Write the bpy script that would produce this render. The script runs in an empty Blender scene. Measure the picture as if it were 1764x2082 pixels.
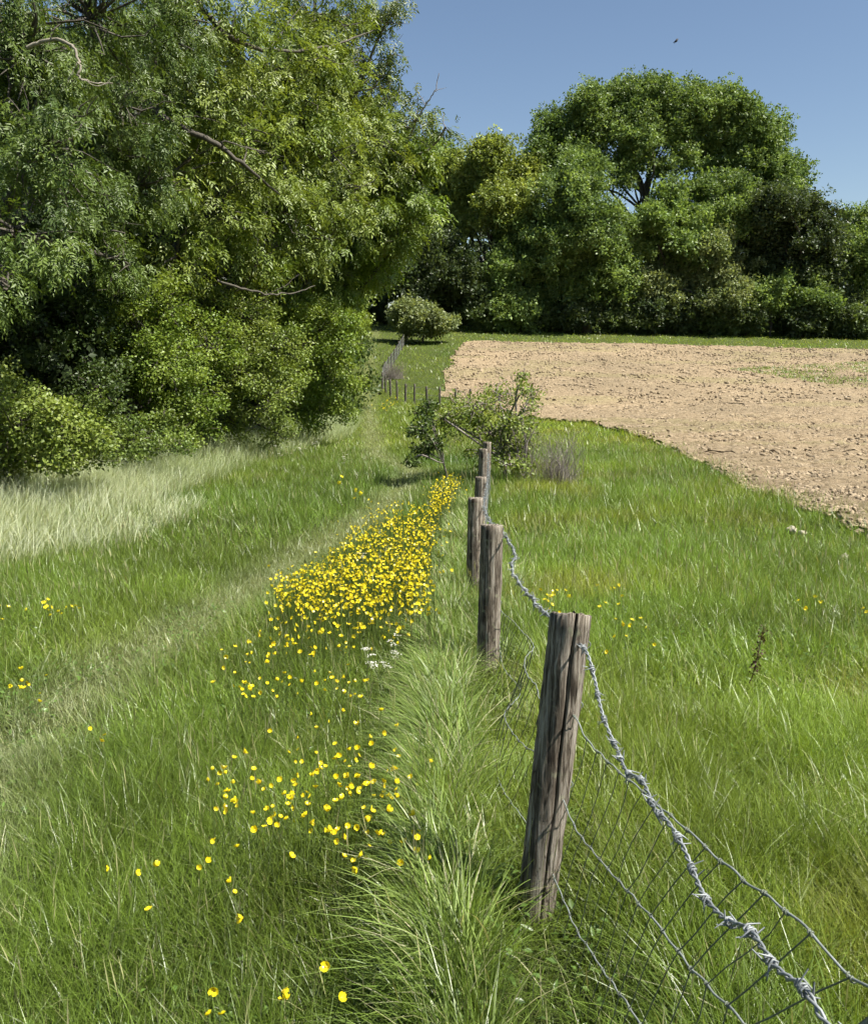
import bpy, math, random
import numpy as np
from mathutils import Vector

sc = bpy.context.scene
C = sc.collection
R = math.radians
rng = np.random.default_rng(7)
random.seed(7)

# ------------------------------------------------------------------ camera
TH = math.atan((1041 - 690) / 1716.0)          # looking a little down the slope
CAM = np.array([0.0, 0.0, 1.65])
cam_d = bpy.data.cameras.new('camera'); cam = bpy.data.objects.new('camera', cam_d); C.objects.link(cam)
cam.location = CAM; cam.rotation_euler = (math.pi / 2 - TH, 0, 0)
cam_d.sensor_fit = 'HORIZONTAL'; cam_d.sensor_width = 36; cam_d.lens = 36 * 1716 / 1764
cam_d.clip_start = 0.05; cam_d.clip_end = 3000
sc.camera = cam

# ------------------------------------------------------------------ light
SUN_EL = R(56)
sun_h = Vector((0.92, -0.39, 0)).normalized()
sun_dir = Vector((sun_h.x * math.cos(SUN_EL), sun_h.y * math.cos(SUN_EL), math.sin(SUN_EL)))
w = bpy.data.worlds.new('World'); sc.world = w; w.use_nodes = True
nt = w.node_tree; nt.nodes.clear()
sky = nt.nodes.new('ShaderNodeTexSky'); sky.sky_type = 'NISHITA'; sky.sun_disc = False
sky.sun_elevation = SUN_EL; sky.sun_rotation = math.atan2(sun_h.x, sun_h.y)
sky.altitude = 100; sky.air_density = 1.0; sky.dust_density = 0.6; sky.ozone_density = 1.2
bg = nt.nodes.new('ShaderNodeBackground'); bg.inputs[1].default_value = 0.053
out = nt.nodes.new('ShaderNodeOutputWorld')
nt.links.new(sky.outputs[0], bg.inputs[0]); nt.links.new(bg.outputs[0], out.inputs[0])
sd = bpy.data.lights.new('sun', 'SUN'); sd.energy = 5.0; sd.angle = R(0.53); sd.color = (1.0, 0.95, 0.86)
so = bpy.data.objects.new('sun', sd); C.objects.link(so)
so.rotation_euler = sun_dir.to_track_quat('Z', 'Y').to_euler(); so.location = (30, -10, 40)

# ------------------------------------------------------------------ exposure
sc.view_settings.view_transform = 'Standard'; sc.view_settings.look = 'None'
sc.view_settings.exposure = 1.25; sc.view_settings.gamma = 1.0
sc.view_settings.use_curve_mapping = False
sc.cycles.max_bounces = 4; sc.cycles.diffuse_bounces = 3; sc.cycles.glossy_bounces = 2
sc.cycles.transmission_bounces = 3; sc.cycles.adaptive_threshold = 0.06; sc.cycles.adaptive_min_samples = 16; sc.cycles.transparent_max_bounces = 4
sc.cycles.caustics_reflective = False; sc.cycles.caustics_refractive = False

# ------------------------------------------------------------------ terrain
KY = np.array([-60, -5, 0, 1.2, 2.4, 5, 7.5, 10, 12.5, 15, 20, 25, 30, 35, 40, 43, 46, 50, 54, 58, 63, 68, 74, 80, 84, 88, 92, 100, 130, 200, 400, 1500.])
KZ = np.array([2.2, .35, .03, -.08, -.20, -.41, -.67, -.85, -.96, -1.1, -1.3, -1.46, -1.6, -1.73, -1.83, -1.84, -1.72, -1.38, -1.0, -.6, -.12, .36, .93, 1.5, 2.05, 2.6, 2.95, 3.3, 4, 5, 6, 7])
_ty = np.linspace(-60, 1500, 31201); _tz = np.interp(_ty, KY, KZ)
_k = np.hanning(41); _k /= _k.sum(); _tz = np.convolve(np.pad(_tz, 20, mode='edge'), _k, 'valid')
FY = np.array([-4, -.2, 2.42, 5, 7.5, 10, 12.4, 15, 20, 28, 36, 60.]); FX = np.array([.75, .62, .335, .335, .366, .555, .72, .94, 1.2, 1.5, 1.6, 1.6])
def fence_x(y): return np.interp(y, FY, FX)
def sm(t): t = np.clip(t, 0, 1); return t * t * (3 - 2 * t)
def H(x, y):
    x = np.asarray(x, float); y = np.asarray(y, float)
    z = np.interp(y, _ty, _tz)
    z = z - 0.019 * np.clip(x - 3, 0, 80) * sm((y - 40) / 45)
    z = z - 0.25 * sm((fence_x(y) - 0.30 - x) / 0.24) * np.clip(1 - (y - 1) / 11, 0, 1)
    z = z + 0.35 * sm((-4 - x) / 6)
    return z + 0.025 * np.sin(x * .9 + y * .37) * np.sin(y * .61 - x * .23)

_c, _s = math.cos(TH), math.sin(TH)
def ray(px, py):
    u = (px - 882.) / 1716.; v = -(py - 1041.) / 1716.
    return np.array([u, _c + v * _s, -_s + v * _c])
def at(px, py, Y):                                # survey helper: a bearing and a distance give a point
    d = ray(px, py); return CAM + d * (Y / d[1])
def atx(px, py, X):
    d = ray(px, py); return CAM + d * (X / d[0])
_tt = np.concatenate([np.arange(.8, 20, .02), np.arange(20, 200, .1)])
def ground(px, py, h=0.0):
    p = CAM + ray(px, py) * _tt[:, None]
    i = np.argmax(p[:, 2] <= H(p[:, 0], p[:, 1]) + h)
    return p[i]
def noise2(x, y, scale, seed=0):
    r = np.random.default_rng(seed + 99); g = r.random((64, 64))
    X = np.asarray(x) / scale + 13.7; Y = np.asarray(y) / scale + 5.1
    i = np.floor(X).astype(int); j = np.floor(Y).astype(int); fx = sm(X - i); fy = sm(Y - j)
    i0, i1, j0, j1 = i % 64, (i + 1) % 64, j % 64, (j + 1) % 64
    return (g[i0, j0] * (1 - fx) + g[i1, j0] * fx) * (1 - fy) + (g[i0, j1] * (1 - fx) + g[i1, j1] * fx) * fy
def in_poly(x, y, P):
    ins = np.zeros(np.shape(x), bool); n = len(P)
    for a in range(n):
        x0, y0 = P[a]; x1, y1 = P[(a + 1) % n]
        if y0 == y1: continue
        c = ((y0 > y) != (y1 > y)) & (x < (x1 - x0) * (y - y0) / (y1 - y0) + x0)
        ins ^= c
    return ins

# ------------------------------------------------------------------ materials
def new_mat(name):
    m = bpy.data.materials.new(name); m.use_nodes = True; t = m.node_tree
    b = t.nodes['Principled BSDF']; o = t.nodes['Material Output']
    return m, t, b, o
def N(t, kind, **kw):
    n = t.nodes.new(kind)
    for k, v in kw.items():
        if k in n.inputs: n.inputs[k].default_value = v
        else: setattr(n, k, v)
    return n
def ramp(t, stops):
    r = t.nodes.new('ShaderNodeValToRGB'); e = r.color_ramp.elements
    while len(e) < len(stops): e.new(0.5)
    for k, (p, c) in zip(e, stops): k.position = p; k.color = (*c, 1)
    return r
def leaf_mat(name, trans=0.35, rough=0.5, spec=0.35, tint=(1.25, 1.2, .55)):
    m, t, b, o = new_mat(name)
    a = N(t, 'ShaderNodeAttribute', attribute_name='Col')
    t.links.new(a.outputs['Color'], b.inputs['Base Color'])
    b.inputs['Roughness'].default_value = rough; b.inputs['Specular IOR Level'].default_value = spec
    tr = N(t, 'ShaderNodeBsdfTranslucent'); mx = N(t, 'ShaderNodeMixShader'); mx.inputs[0].default_value = trans
    mul = N(t, 'ShaderNodeVectorMath', operation='MULTIPLY'); mul.inputs[1].default_value = tint
    t.links.new(a.outputs['Color'], mul.inputs[0]); t.links.new(mul.outputs[0], tr.inputs['Color'])
    t.links.new(b.outputs[0], mx.inputs[1]); t.links.new(tr.outputs[0], mx.inputs[2]); t.links.new(mx.outputs[0], o.inputs[0])
    return m
def inst_mat(name, base_soil=None, trans=.34, rough=.45):
    m, t, b, o = new_mat(name)
    a = N(t, 'ShaderNodeAttribute', attribute_name='Col'); c = N(t, 'ShaderNodeAttribute', attribute_name='ICol', attribute_type='INSTANCER')
    mul = N(t, 'ShaderNodeVectorMath', operation='MULTIPLY'); t.links.new(a.outputs['Color'], mul.inputs[0]); t.links.new(c.outputs['Color'], mul.inputs[1])
    t.links.new(mul.outputs[0], b.inputs['Base Color']); b.inputs['Roughness'].default_value = rough; b.inputs['Specular IOR Level'].default_value = .35
    if trans:
        tr = N(t, 'ShaderNodeBsdfTranslucent'); mx = N(t, 'ShaderNodeMixShader'); mx.inputs[0].default_value = trans
        m2 = N(t, 'ShaderNodeVectorMath', operation='MULTIPLY'); m2.inputs[1].default_value = (1.2, 1.15, .6); t.links.new(mul.outputs[0], m2.inputs[0]); t.links.new(m2.outputs[0], tr.inputs['Color'])
        t.links.new(b.outputs[0], mx.inputs[1]); t.links.new(tr.outputs[0], mx.inputs[2]); t.links.new(mx.outputs[0], o.inputs[0])
    return m
M = {}
M['leaf_sprig'] = inst_mat('leaf_sprigs', trans=.42)
M['clod'] = inst_mat('dry_clods', trans=0, rough=.95)
M['grass'] = leaf_mat('grass_blades', .40, .36, .5)
M['leaf'] = leaf_mat('leaves', .34, .45, .4)
M['petal'] = leaf_mat('petals', .30, .30, .5, (1.1, 1.05, .6))
M['stem'] = leaf_mat('green_stems', .15, .5, .3)
def bark_mat(name, c0, c1, scale=9):
    m, t, b, o = new_mat(name)
    tc = N(t, 'ShaderNodeTexCoord'); mp = N(t, 'ShaderNodeMapping'); mp.inputs['Scale'].default_value = (scale, scale, scale * .35)
    n = N(t, 'ShaderNodeTexNoise', Scale=1.0, Detail=6.0, Roughness=.65); r = ramp(t, [(.3, c0), (.7, c1)])
    bp = N(t, 'ShaderNodeBump', Strength=.6, Distance=.03)
    t.links.new(tc.outputs['Object'], mp.inputs[0]); t.links.new(mp.outputs[0], n.inputs['Vector']); t.links.new(n.outputs['Fac'], r.inputs[0])
    t.links.new(r.outputs[0], b.inputs['Base Color']); t.links.new(n.outputs['Fac'], bp.inputs['Height']); t.links.new(bp.outputs[0], b.inputs['Normal'])
    b.inputs['Roughness'].default_value = .85
    return m
M['bark'] = bark_mat('bark', (.030, .026, .019), (.095, .082, .060))
M['bark_pale'] = bark_mat('pale_bark', (.12, .105, .078), (.28, .25, .19))
M['twig'] = bark_mat('grey_twigs', (.10, .085, .07), (.25, .22, .19))
def plain(name, col, rough=.6, metal=0):
    m, t, b, o = new_mat(name); b.inputs['Roughness'].default_value = rough; b.inputs['Metallic'].default_value = metal
    n = N(t, 'ShaderNodeTexNoise', Scale=40.0, Detail=3.0)
    r = ramp(t, [(.3, tuple(v * .75 for v in col)), (.7, tuple(min(1, v * 1.15) for v in col))])
    tc = N(t, 'ShaderNodeTexCoord'); t.links.new(tc.outputs['Object'], n.inputs['Vector'])
    t.links.new(n.outputs['Fac'], r.inputs[0]); t.links.new(r.outputs[0], b.inputs['Base Color'])
    return m
M['wire'] = plain('galvanised_wire', (.24, .265, .245), .55, .3)
M['barb'] = plain('galvanised_barbed_wire', (.22, .238, .242), .55, .3)
M['stay'] = plain('shade_toned_stay_wire', (.13, .15, .11), .6, .3)  # wire colour darkened to carry the shaded look of the stays
M['bird'] = plain('dark_feathers', (.02, .02, .025), .7)
M['white'] = plain('white_blossom', (.8, .79, .72), .6)
M['stone'] = plain('pale_flint', (.36, .32, .24), .9)
M['dock'] = plain('dry_dock', (.07, .035, .02), .9)

def post_mat():
    m, t, b, o = new_mat('weathered_post')
    tc = N(t, 'ShaderNodeTexCoord')
    mp = N(t, 'ShaderNodeMapping'); mp.inputs['Scale'].default_value = (62, 62, 2.4)
    n1 = N(t, 'ShaderNodeTexNoise', Scale=1.0, Detail=8.0, Roughness=.7, Distortion=.25)
    mp2 = N(t, 'ShaderNodeMapping'); mp2.inputs['Scale'].default_value = (7, 7, 3.0)
    n2 = N(t, 'ShaderNodeTexNoise', Scale=1.0, Detail=5.0, Roughness=.6)
    r1 = ramp(t, [(.36, (.030, .025, .019)), (.46, (.120, .100, .078)), (.53, (.235, .208, .172)), (.64, (.39, .362, .315))])
    r2 = ramp(t, [(.30, (.30, .26, .22)), (.50, (.95, .92, .88)), (.75, (1.0, 1.0, 1.0))])
    mx = N(t, 'ShaderNodeMix', data_type='RGBA', blend_type='MULTIPLY'); mx.inputs[0].default_value = .85
    # knots
    vo = N(t, 'ShaderNodeTexVoronoi', Scale=1.0); mp3 = N(t, 'ShaderNodeMapping'); mp3.inputs['Scale'].default_value = (9, 9, 4.0)
    r3 = ramp(t, [(.10, (.22, .18, .15)), (.24, (1, 1, 1))])
    mk = N(t, 'ShaderNodeMix', data_type='RGBA', blend_type='MULTIPLY'); mk.inputs[0].default_value = .8
    # lichen / silvering
    n3 = N(t, 'ShaderNodeTexNoise', Scale=22.0, Detail=4.0); r4 = ramp(t, [(.62, (0, 0, 0)), (.72, (1, 1, 1))])
    ml = N(t, 'ShaderNodeMix', data_type='RGBA', blend_type='MIX'); ml.inputs[7].default_value = (.30, .31, .20, 1)
    L = t.links
    for mpn, nn in ((mp, n1), (mp2, n2), (mp3, vo)):
        L.new(tc.outputs['Object'], mpn.inputs[0]); L.new(mpn.outputs[0], nn.inputs['Vector'])
    L.new(tc.outputs['Object'], n3.inputs['Vector'])
    L.new(n1.outputs['Fac'], r1.inputs[0]); L.new(n2.outputs['Fac'], r2.inputs[0]); L.new(vo.outputs['Distance'], r3.inputs[0])
    L.new(r1.outputs[0], mx.inputs[6]); L.new(r2.outputs[0], mx.inputs[7])
    L.new(mx.outputs[2], mk.inputs[6]); L.new(r3.outputs[0], mk.inputs[7])
    L.new(n3.outputs['Fac'], r4.inputs[0])
    mm = N(t, 'ShaderNodeMath', operation='MULTIPLY'); mm.inputs[1].default_value = .5
    L.new(r4.outputs[0], mm.inputs[0]); L.new(mm.outputs[0], ml.inputs[0]); L.new(mk.outputs[2], ml.inputs[6])
    L.new(ml.outputs[2], b.inputs['Base Color'])
    bp = N(t, 'ShaderNodeBump', Strength=1.0, Distance=.012); L.new(n1.outputs['Fac'], bp.inputs['Height']); L.new(bp.outputs[0], b.inputs['Normal'])
    b.inputs['Roughness'].default_value = .88; b.inputs['Specular IOR Level'].default_value = .2
    return m
M['post'] = post_mat()

def fine_cracks(m):
    t = m.node_tree; L = t.links; b = t.nodes['Principled BSDF']; src = b.inputs['Base Color'].links[0].from_socket
    tc = N(t, 'ShaderNodeTexCoord'); mp = N(t, 'ShaderNodeMapping'); mp.inputs['Scale'].default_value = (24, 24, 1.1)
    nz = N(t, 'ShaderNodeTexNoise', Scale=1.0, Detail=3.0, Distortion=.8); r = ramp(t, [(.485, (1, 1, 1)), (.498, (.14, .12, .10)), (.506, (.14, .12, .10)), (.52, (1, 1, 1))])
    mx = N(t, 'ShaderNodeMix', data_type='RGBA', blend_type='MULTIPLY'); mx.inputs[0].default_value = .75
    L.new(tc.outputs['Object'], mp.inputs[0]); L.new(mp.outputs[0], nz.inputs['Vector']); L.new(nz.outputs['Fac'], r.inputs[0]); L.new(src, mx.inputs[6]); L.new(r.outputs[0], mx.inputs[7]); L.new(mx.outputs[2], b.inputs['Base Color'])
fine_cracks(M['post'])
M['post_dark'] = bark_mat('dark_weathered_post', (.035, .03, .024), (.10, .088, .07), 14)
def ground_mat():
    m, t, b, o = new_mat('meadow_soil_and_thatch')
    tc = N(t, 'ShaderNodeTexCoord')
    a = N(t, 'ShaderNodeAttribute', attribute_name='Col')
    n = N(t, 'ShaderNodeTexNoise', Scale=14.0, Detail=8.0, Roughness=.7)
    r = ramp(t, [(.3, (.55, .5, .45)), (.7, (1.35, 1.3, 1.2))])
    mx = N(t, 'ShaderNodeMix', data_type='RGBA', blend_type='MULTIPLY'); mx.inputs[0].default_value = 1
    t.links.new(tc.outputs['Object'], n.inputs['Vector']); t.links.new(n.outputs['Fac'], r.inputs[0])
    t.links.new(a.outputs['Color'], mx.inputs[6]); t.links.new(r.outputs[0], mx.inputs[7]); t.links.new(mx.outputs[2], b.inputs['Base Color'])
    bp = N(t, 'ShaderNodeBump', Strength=1.0, Distance=.05); t.links.new(n.outputs['Fac'], bp.inputs['Height']); t.links.new(bp.outputs[0], b.inputs['Normal'])
    b.inputs['Roughness'].default_value = .95; b.inputs['Specular IOR Level'].default_value = .1
    return m
M['ground'] = ground_mat()
def soil_mat():
    m, t, b, o = new_mat('dry_tilled_soil')
    tc = N(t, 'ShaderNodeTexCoord')
    n = N(t, 'ShaderNodeTexNoise', Scale=4.5, Detail=9.0, Roughness=.75, Distortion=.6)
    n2 = N(t, 'ShaderNodeTexNoise', Scale=.12, Detail=3.0)
    r = ramp(t, [(.36, (.105, .078, .049)), (.46, (.236, .184, .118)), (.64, (.325, .262, .176))])
    r2 = ramp(t, [(.35, (.86, .85, .82)), (.65, (1.08, 1.05, 1.0))])
    mx = N(t, 'ShaderNodeMix', data_type='RGBA', blend_type='MULTIPLY'); mx.inputs[0].default_value = 1
    a = N(t, 'ShaderNodeAttribute', attribute_name='Col')
    mg = N(t, 'ShaderNodeMix', data_type='RGBA', blend_type='MULTIPLY'); mg.inputs[0].default_value = 1
    L = t.links
    L.new(tc.outputs['Object'], n.inputs['Vector']); L.new(tc.outputs['Object'], n2.inputs['Vector'])
    L.new(n.outputs['Fac'], r.inputs[0]); L.new(n2.outputs['Fac'], r2.inputs[0]); L.new(r.outputs[0], mx.inputs[6]); L.new(r2.outputs[0], mx.inputs[7])
    L.new(mx.outputs[2], mg.inputs[6]); L.new(a.outputs['Color'], mg.inputs[7]); L.new(mg.outputs[2], b.inputs['Base Color'])
    bp = N(t, 'ShaderNodeBump', Strength=1.0, Distance=.12); L.new(n.outputs['Fac'], bp.inputs['Height']); L.new(bp.outputs[0], b.inputs['Normal'])
    b.inputs['Roughness'].default_value = .95; b.inputs['Specular IOR Level'].default_value = .1
    return m
M['soil'] = soil_mat()

# ------------------------------------------------------------------ mesh helpers
def npmesh(name, V, F, mat, col=None, smooth=False):
    V = np.asarray(V, np.float32); F = np.asarray(F, np.int32); k = F.shape[1]
    me = bpy.data.meshes.new(name)
    me.vertices.add(len(V)); me.vertices.foreach_set('co', V.ravel())
    me.loops.add(F.size); me.loops.foreach_set('vertex_index', F.ravel())
    me.polygons.add(len(F)); me.polygons.foreach_set('loop_start', np.arange(0, F.size, k, dtype=np.int32))
    me.update(calc_edges=True)
    if smooth: me.polygons.foreach_set('use_smooth', np.ones(len(F), bool))
    if col is not None:
        a = me.attributes.new('Col', 'FLOAT_COLOR', 'POINT')
        col = np.asarray(col, np.float32)
        if col.shape[1] == 3: col = np.concatenate([col, np.ones((len(col), 1), np.float32)], 1)
        a.data.foreach_set('color', col.ravel())
    me.materials.append(mat)
    return me
def ob(name, me, parent=None, loc=None):
    o = bpy.data.objects.new(name, me); C.objects.link(o)
    if parent is not None: o.parent = parent
    if loc is not None: o.location = loc
    return o
def tag(o, label=None, cat=None, group=None, kind=None):
    if label: o['label'] = label
    if cat: o['category'] = cat
    if group: o['group'] = group
    if kind: o['kind'] = kind
    return o
def empty(name, loc, label, cat, group=None):
    o = bpy.data.objects.new(name, None); C.objects.link(o); o.location = loc; o.empty_display_size = .2
    return tag(o, label, cat, group)
def nrm(v): return v / np.maximum(np.linalg.norm(v, axis=-1, keepdims=True), 1e-9)
def tube(pts, rad, sides=6, cap=True):
    P = np.asarray(pts, float); n = len(P); rad = np.broadcast_to(np.asarray(rad, float), (n,))
    T = nrm(np.gradient(P, axis=0))
    ref = np.array([0, 0, 1.]) if abs(T[0][2]) < .9 else np.array([1., 0, 0])
    U = np.zeros_like(P); u = nrm(np.cross(T[0], ref)); U[0] = u
    for i in range(1, n):
        u = u - T[i] * np.dot(u, T[i]); u = u / max(np.linalg.norm(u), 1e-9); U[i] = u
    W = np.cross(T, U); a = np.linspace(0, 2 * np.pi, sides, endpoint=False)
    V = (P[:, None] + rad[:, None, None] * (U[:, None] * np.cos(a)[None, :, None] + W[:, None] * np.sin(a)[None, :, None])).reshape(-1, 3)
    i = np.arange(n - 1)[:, None] * sides; j = np.arange(sides)[None]; j2 = (j + 1) % sides
    F = np.stack([i + j, i + j2, i + sides + j2, i + sides + j], -1).reshape(-1, 4)
    return V, F
class Tubes:
    def __init__(s): s.V = []; s.F = []; s.n = 0
    def add(s, pts, rad, sides=6):
        V, F = tube(pts, rad, sides); s.V.append(V); s.F.append(F + s.n); s.n += len(V)
    def raw(s, V, F): s.V.append(np.asarray(V, float)); s.F.append(np.asarray(F) + s.n); s.n += len(V)
    def mesh(s, name, mat, smooth=True, col=None, org=(0, 0, 0)):
        V = np.concatenate(s.V) - np.asarray(org); return npmesh(name, V, np.concatenate(s.F), mat, None if col is None else np.tile(col, (len(V), 1)), smooth)
def wander(a, b, n, amp, r, sag=0.0):
    a = np.asarray(a, float); b = np.asarray(b, float); t = np.linspace(0, 1, n)[:, None]
    P = a + (b - a) * t; L = np.linalg.norm(b - a)
    k1, k2 = r.normal(size=(2, 3))
    P = P + amp * L * (np.sin(np.pi * t) * k1 + .5 * np.sin(2 * np.pi * t) * k2)
    P[:, 2] += sag * L * np.sin(np.pi * t[:, 0])
    return P
def leaves_mesh(name, P, A, Nn, L, W, col, mat, org=(0, 0, 0)):
    """P base, A axis, Nn normal: a folded four-corner leaf each"""
    n = len(P); A = nrm(A); S = nrm(np.cross(A, Nn)); Nn = np.cross(S, A)
    L = np.broadcast_to(L, (n,))[:, None]; W = np.broadcast_to(W, (n,))[:, None]
    V = np.empty((n, 4, 3)); P = P - np.asarray(org)
    V[:, 0] = P; V[:, 1] = P + A * L * .45 + S * W * .5 + Nn * W * .18; V[:, 2] = P + A * L - Nn * L * .06; V[:, 3] = P + A * L * .45 - S * W * .5 + Nn * W * .18
    i = np.arange(n)[:, None] * 4
    F = np.concatenate([i + [0, 1, 2], i + [0, 2, 3]], 1).reshape(-1, 3)
    return npmesh(name, V.reshape(-1, 3), F, mat, np.repeat(col, 4, 0))

def scatter_group():
    g = bpy.data.node_groups.new('scatter_pieces', 'GeometryNodeTree')
    g.interface.new_socket('Geometry', in_out='INPUT', socket_type='NodeSocketGeometry'); g.interface.new_socket('Geometry', in_out='OUTPUT', socket_type='NodeSocketGeometry')
    i = g.nodes.new('NodeGroupInput'); o = g.nodes.new('NodeGroupOutput'); sp = g.nodes.new('GeometryNodeSeparateGeometry'); ip = g.nodes.new('GeometryNodeInstanceOnPoints')
    def na(name, dt):
        n = g.nodes.new('GeometryNodeInputNamedAttribute'); n.data_type = dt; n.inputs['Name'].default_value = name; return n.outputs['Attribute']
    L = g.links; L.new(i.outputs[0], sp.inputs[0]); L.new(na('pt', 'BOOLEAN'), sp.inputs['Selection'])
    L.new(sp.outputs['Selection'], ip.inputs['Points']); L.new(sp.outputs['Inverted'], ip.inputs['Instance'])
    L.new(na('rot', 'FLOAT_VECTOR'), ip.inputs['Rotation']); L.new(na('scl', 'FLOAT'), ip.inputs['Scale']); L.new(ip.outputs[0], o.inputs[0])
    return g
SCATTER = scatter_group()
def scattered(name, V, F, col, P, rot, scl, icol, mat, parent=None, org=(0, 0, 0)):
    """one piece (V, F) set out at every point P by geometry nodes: one object"""
    n, m = len(V), len(P); allV = np.concatenate([V, np.asarray(P) - np.asarray(org)])
    me = npmesh(name, allV, F, mat, np.concatenate([col, np.ones((m, 3))]))
    a = me.attributes.new('pt', 'BOOLEAN', 'POINT'); a.data.foreach_set('value', np.r_[np.zeros(n, bool), np.ones(m, bool)])
    a = me.attributes.new('rot', 'FLOAT_VECTOR', 'POINT'); a.data.foreach_set('vector', np.concatenate([np.zeros((n, 3)), rot]).astype(np.float32).ravel())
    a = me.attributes.new('scl', 'FLOAT', 'POINT'); a.data.foreach_set('value', np.r_[np.ones(n), scl].astype(np.float32))
    a = me.attributes.new('ICol', 'FLOAT_COLOR', 'POINT'); ic = np.concatenate([np.ones((n, 3)), icol]); a.data.foreach_set('color', np.concatenate([ic, np.ones((n + m, 1))], 1).astype(np.float32).ravel())
    o = ob(name, me, parent); md = o.modifiers.new('scatter', 'NODES'); md.node_group = SCATTER
    return tag(o, kind='stuff')
def sprig_geo(leaf, lw, rad, m, seed):
    r = np.random.default_rng(seed); d = nrm(r.normal(size=(m, 3)) + [0, 0, .25]); P = d * rad * (r.random((m, 1)) ** .6) * [1, 1, .7]
    A = nrm(d * .6 + r.normal(size=(m, 3)) * .6); Nn = nrm(d * .4 + r.normal(size=(m, 3)) * .45 + [0, 0, .8]); S = nrm(np.cross(A, Nn)); Nn = np.cross(S, A)
    L = leaf * (.65 + .7 * r.random((m, 1))); W = L * lw; V = np.empty((m, 4, 3))
    V[:, 0] = P; V[:, 1] = P + A * L * .45 + S * W * .5 + Nn * W * .15; V[:, 2] = P + A * L; V[:, 3] = P + A * L * .45 - S * W * .5 + Nn * W * .15
    i = np.arange(m)[:, None] * 4; F = np.concatenate([i + [0, 1, 2], i + [0, 2, 3]], 1).reshape(-1, 3)
    return V.reshape(-1, 3), F, np.repeat(.72 + .56 * r.random((m, 1)), 4, 0) * np.ones((1, 3))

# ------------------------------------------------------------------ the ground
FIELD = [tuple(ground(px, py)[:2]) for px, py in ((1764, 1100), (1650, 1045), (1530, 1000), (1450, 955), (1340, 905), (1200, 862), (1100, 855))] + \
        [(2.6, 42.0), (.9, 46.5)] + [tuple(ground(px, py)[:2]) for px, py in ((890, 800), (890, 778), (905, 745), (930, 705), (952, 694), (1100, 697), (1300, 700), (1764, 711))] + \
        [(95, 76), (95, -6), (5.3, -6), (5.0, 4)]
PATH = [tuple(ground(px, py)[:2]) for px, py in ((-250, 1900), (0, 1560), (250, 1350), (560, 1170), (760, 1050), (845, 960))] + [(-1.5, 22), (-2.2, 30), (-3.2, 42), (-4.3, 56), (-5.2, 72), (-6, 90)]
PATH.insert(0, (-1.4, 1.0))
def path_dist(x, y):
    d = np.full(np.shape(x), 9e9)
    for (x0, y0), (x1, y1) in zip(PATH[:-1], PATH[1:]):
        t = np.clip(((x - x0) * (x1 - x0) + (y - y0) * (y1 - y0)) / ((x1 - x0) ** 2 + (y1 - y0) ** 2 + 1e-9), 0, 1)
        d = np.minimum(d, np.hypot(x - x0 - t * (x1 - x0), y - y0 - t * (y1 - y0)))
    return d
def field_in(x, y):
    e = .35 * (noise2(x, y, 1.1, 3) - .5) + .9 * (noise2(x, y, 4.0, 4) - .5) * np.clip(y / 40, .3, 1.2)
    return in_poly(x + e, y + e * .6, FIELD)

xs = np.concatenate([-np.geomspace(900, 60, 12), np.linspace(-55, -14, 42), np.linspace(-13.6, -.9, 36), np.linspace(-.75, 1.2, 34), np.linspace(1.5, 13.6, 36), np.linspace(14, 60, 47), np.geomspace(66, 900, 12)])
ys = np.concatenate([np.linspace(-60, -5, 12), np.linspace(-4.7, 30, 100), np.linspace(30.6, 110, 100), np.geomspace(112, 1400, 24)])
X, Y = np.meshgrid(xs, ys, indexing='ij'); Z = H(X, Y)
nx, ny = len(xs), len(ys)
idx = np.arange(nx * ny).reshape(nx, ny)
Fq = np.stack([idx[:-1, :-1], idx[1:, :-1], idx[1:, 1:], idx[:-1, 1:]], -1).reshape(-1, 4)
pd = path_dist(X, Y)
gc = np.empty(X.shape + (3,)); gc[:] = (.055, .075, .022)
pw = np.clip(1 - pd / .75, 0, 1)[..., None] * .8
gc = gc * (1 - pw) + np.array([.13, .15, .06]) * pw
tag(ob('meadow', npmesh('meadow', np.stack([X, Y, Z], -1).reshape(-1, 3), Fq, M['ground'], gc.reshape(-1, 3), True)), kind='structure', label='grassy meadow ground rolling down to a shallow dip and up to the wood')

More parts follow.
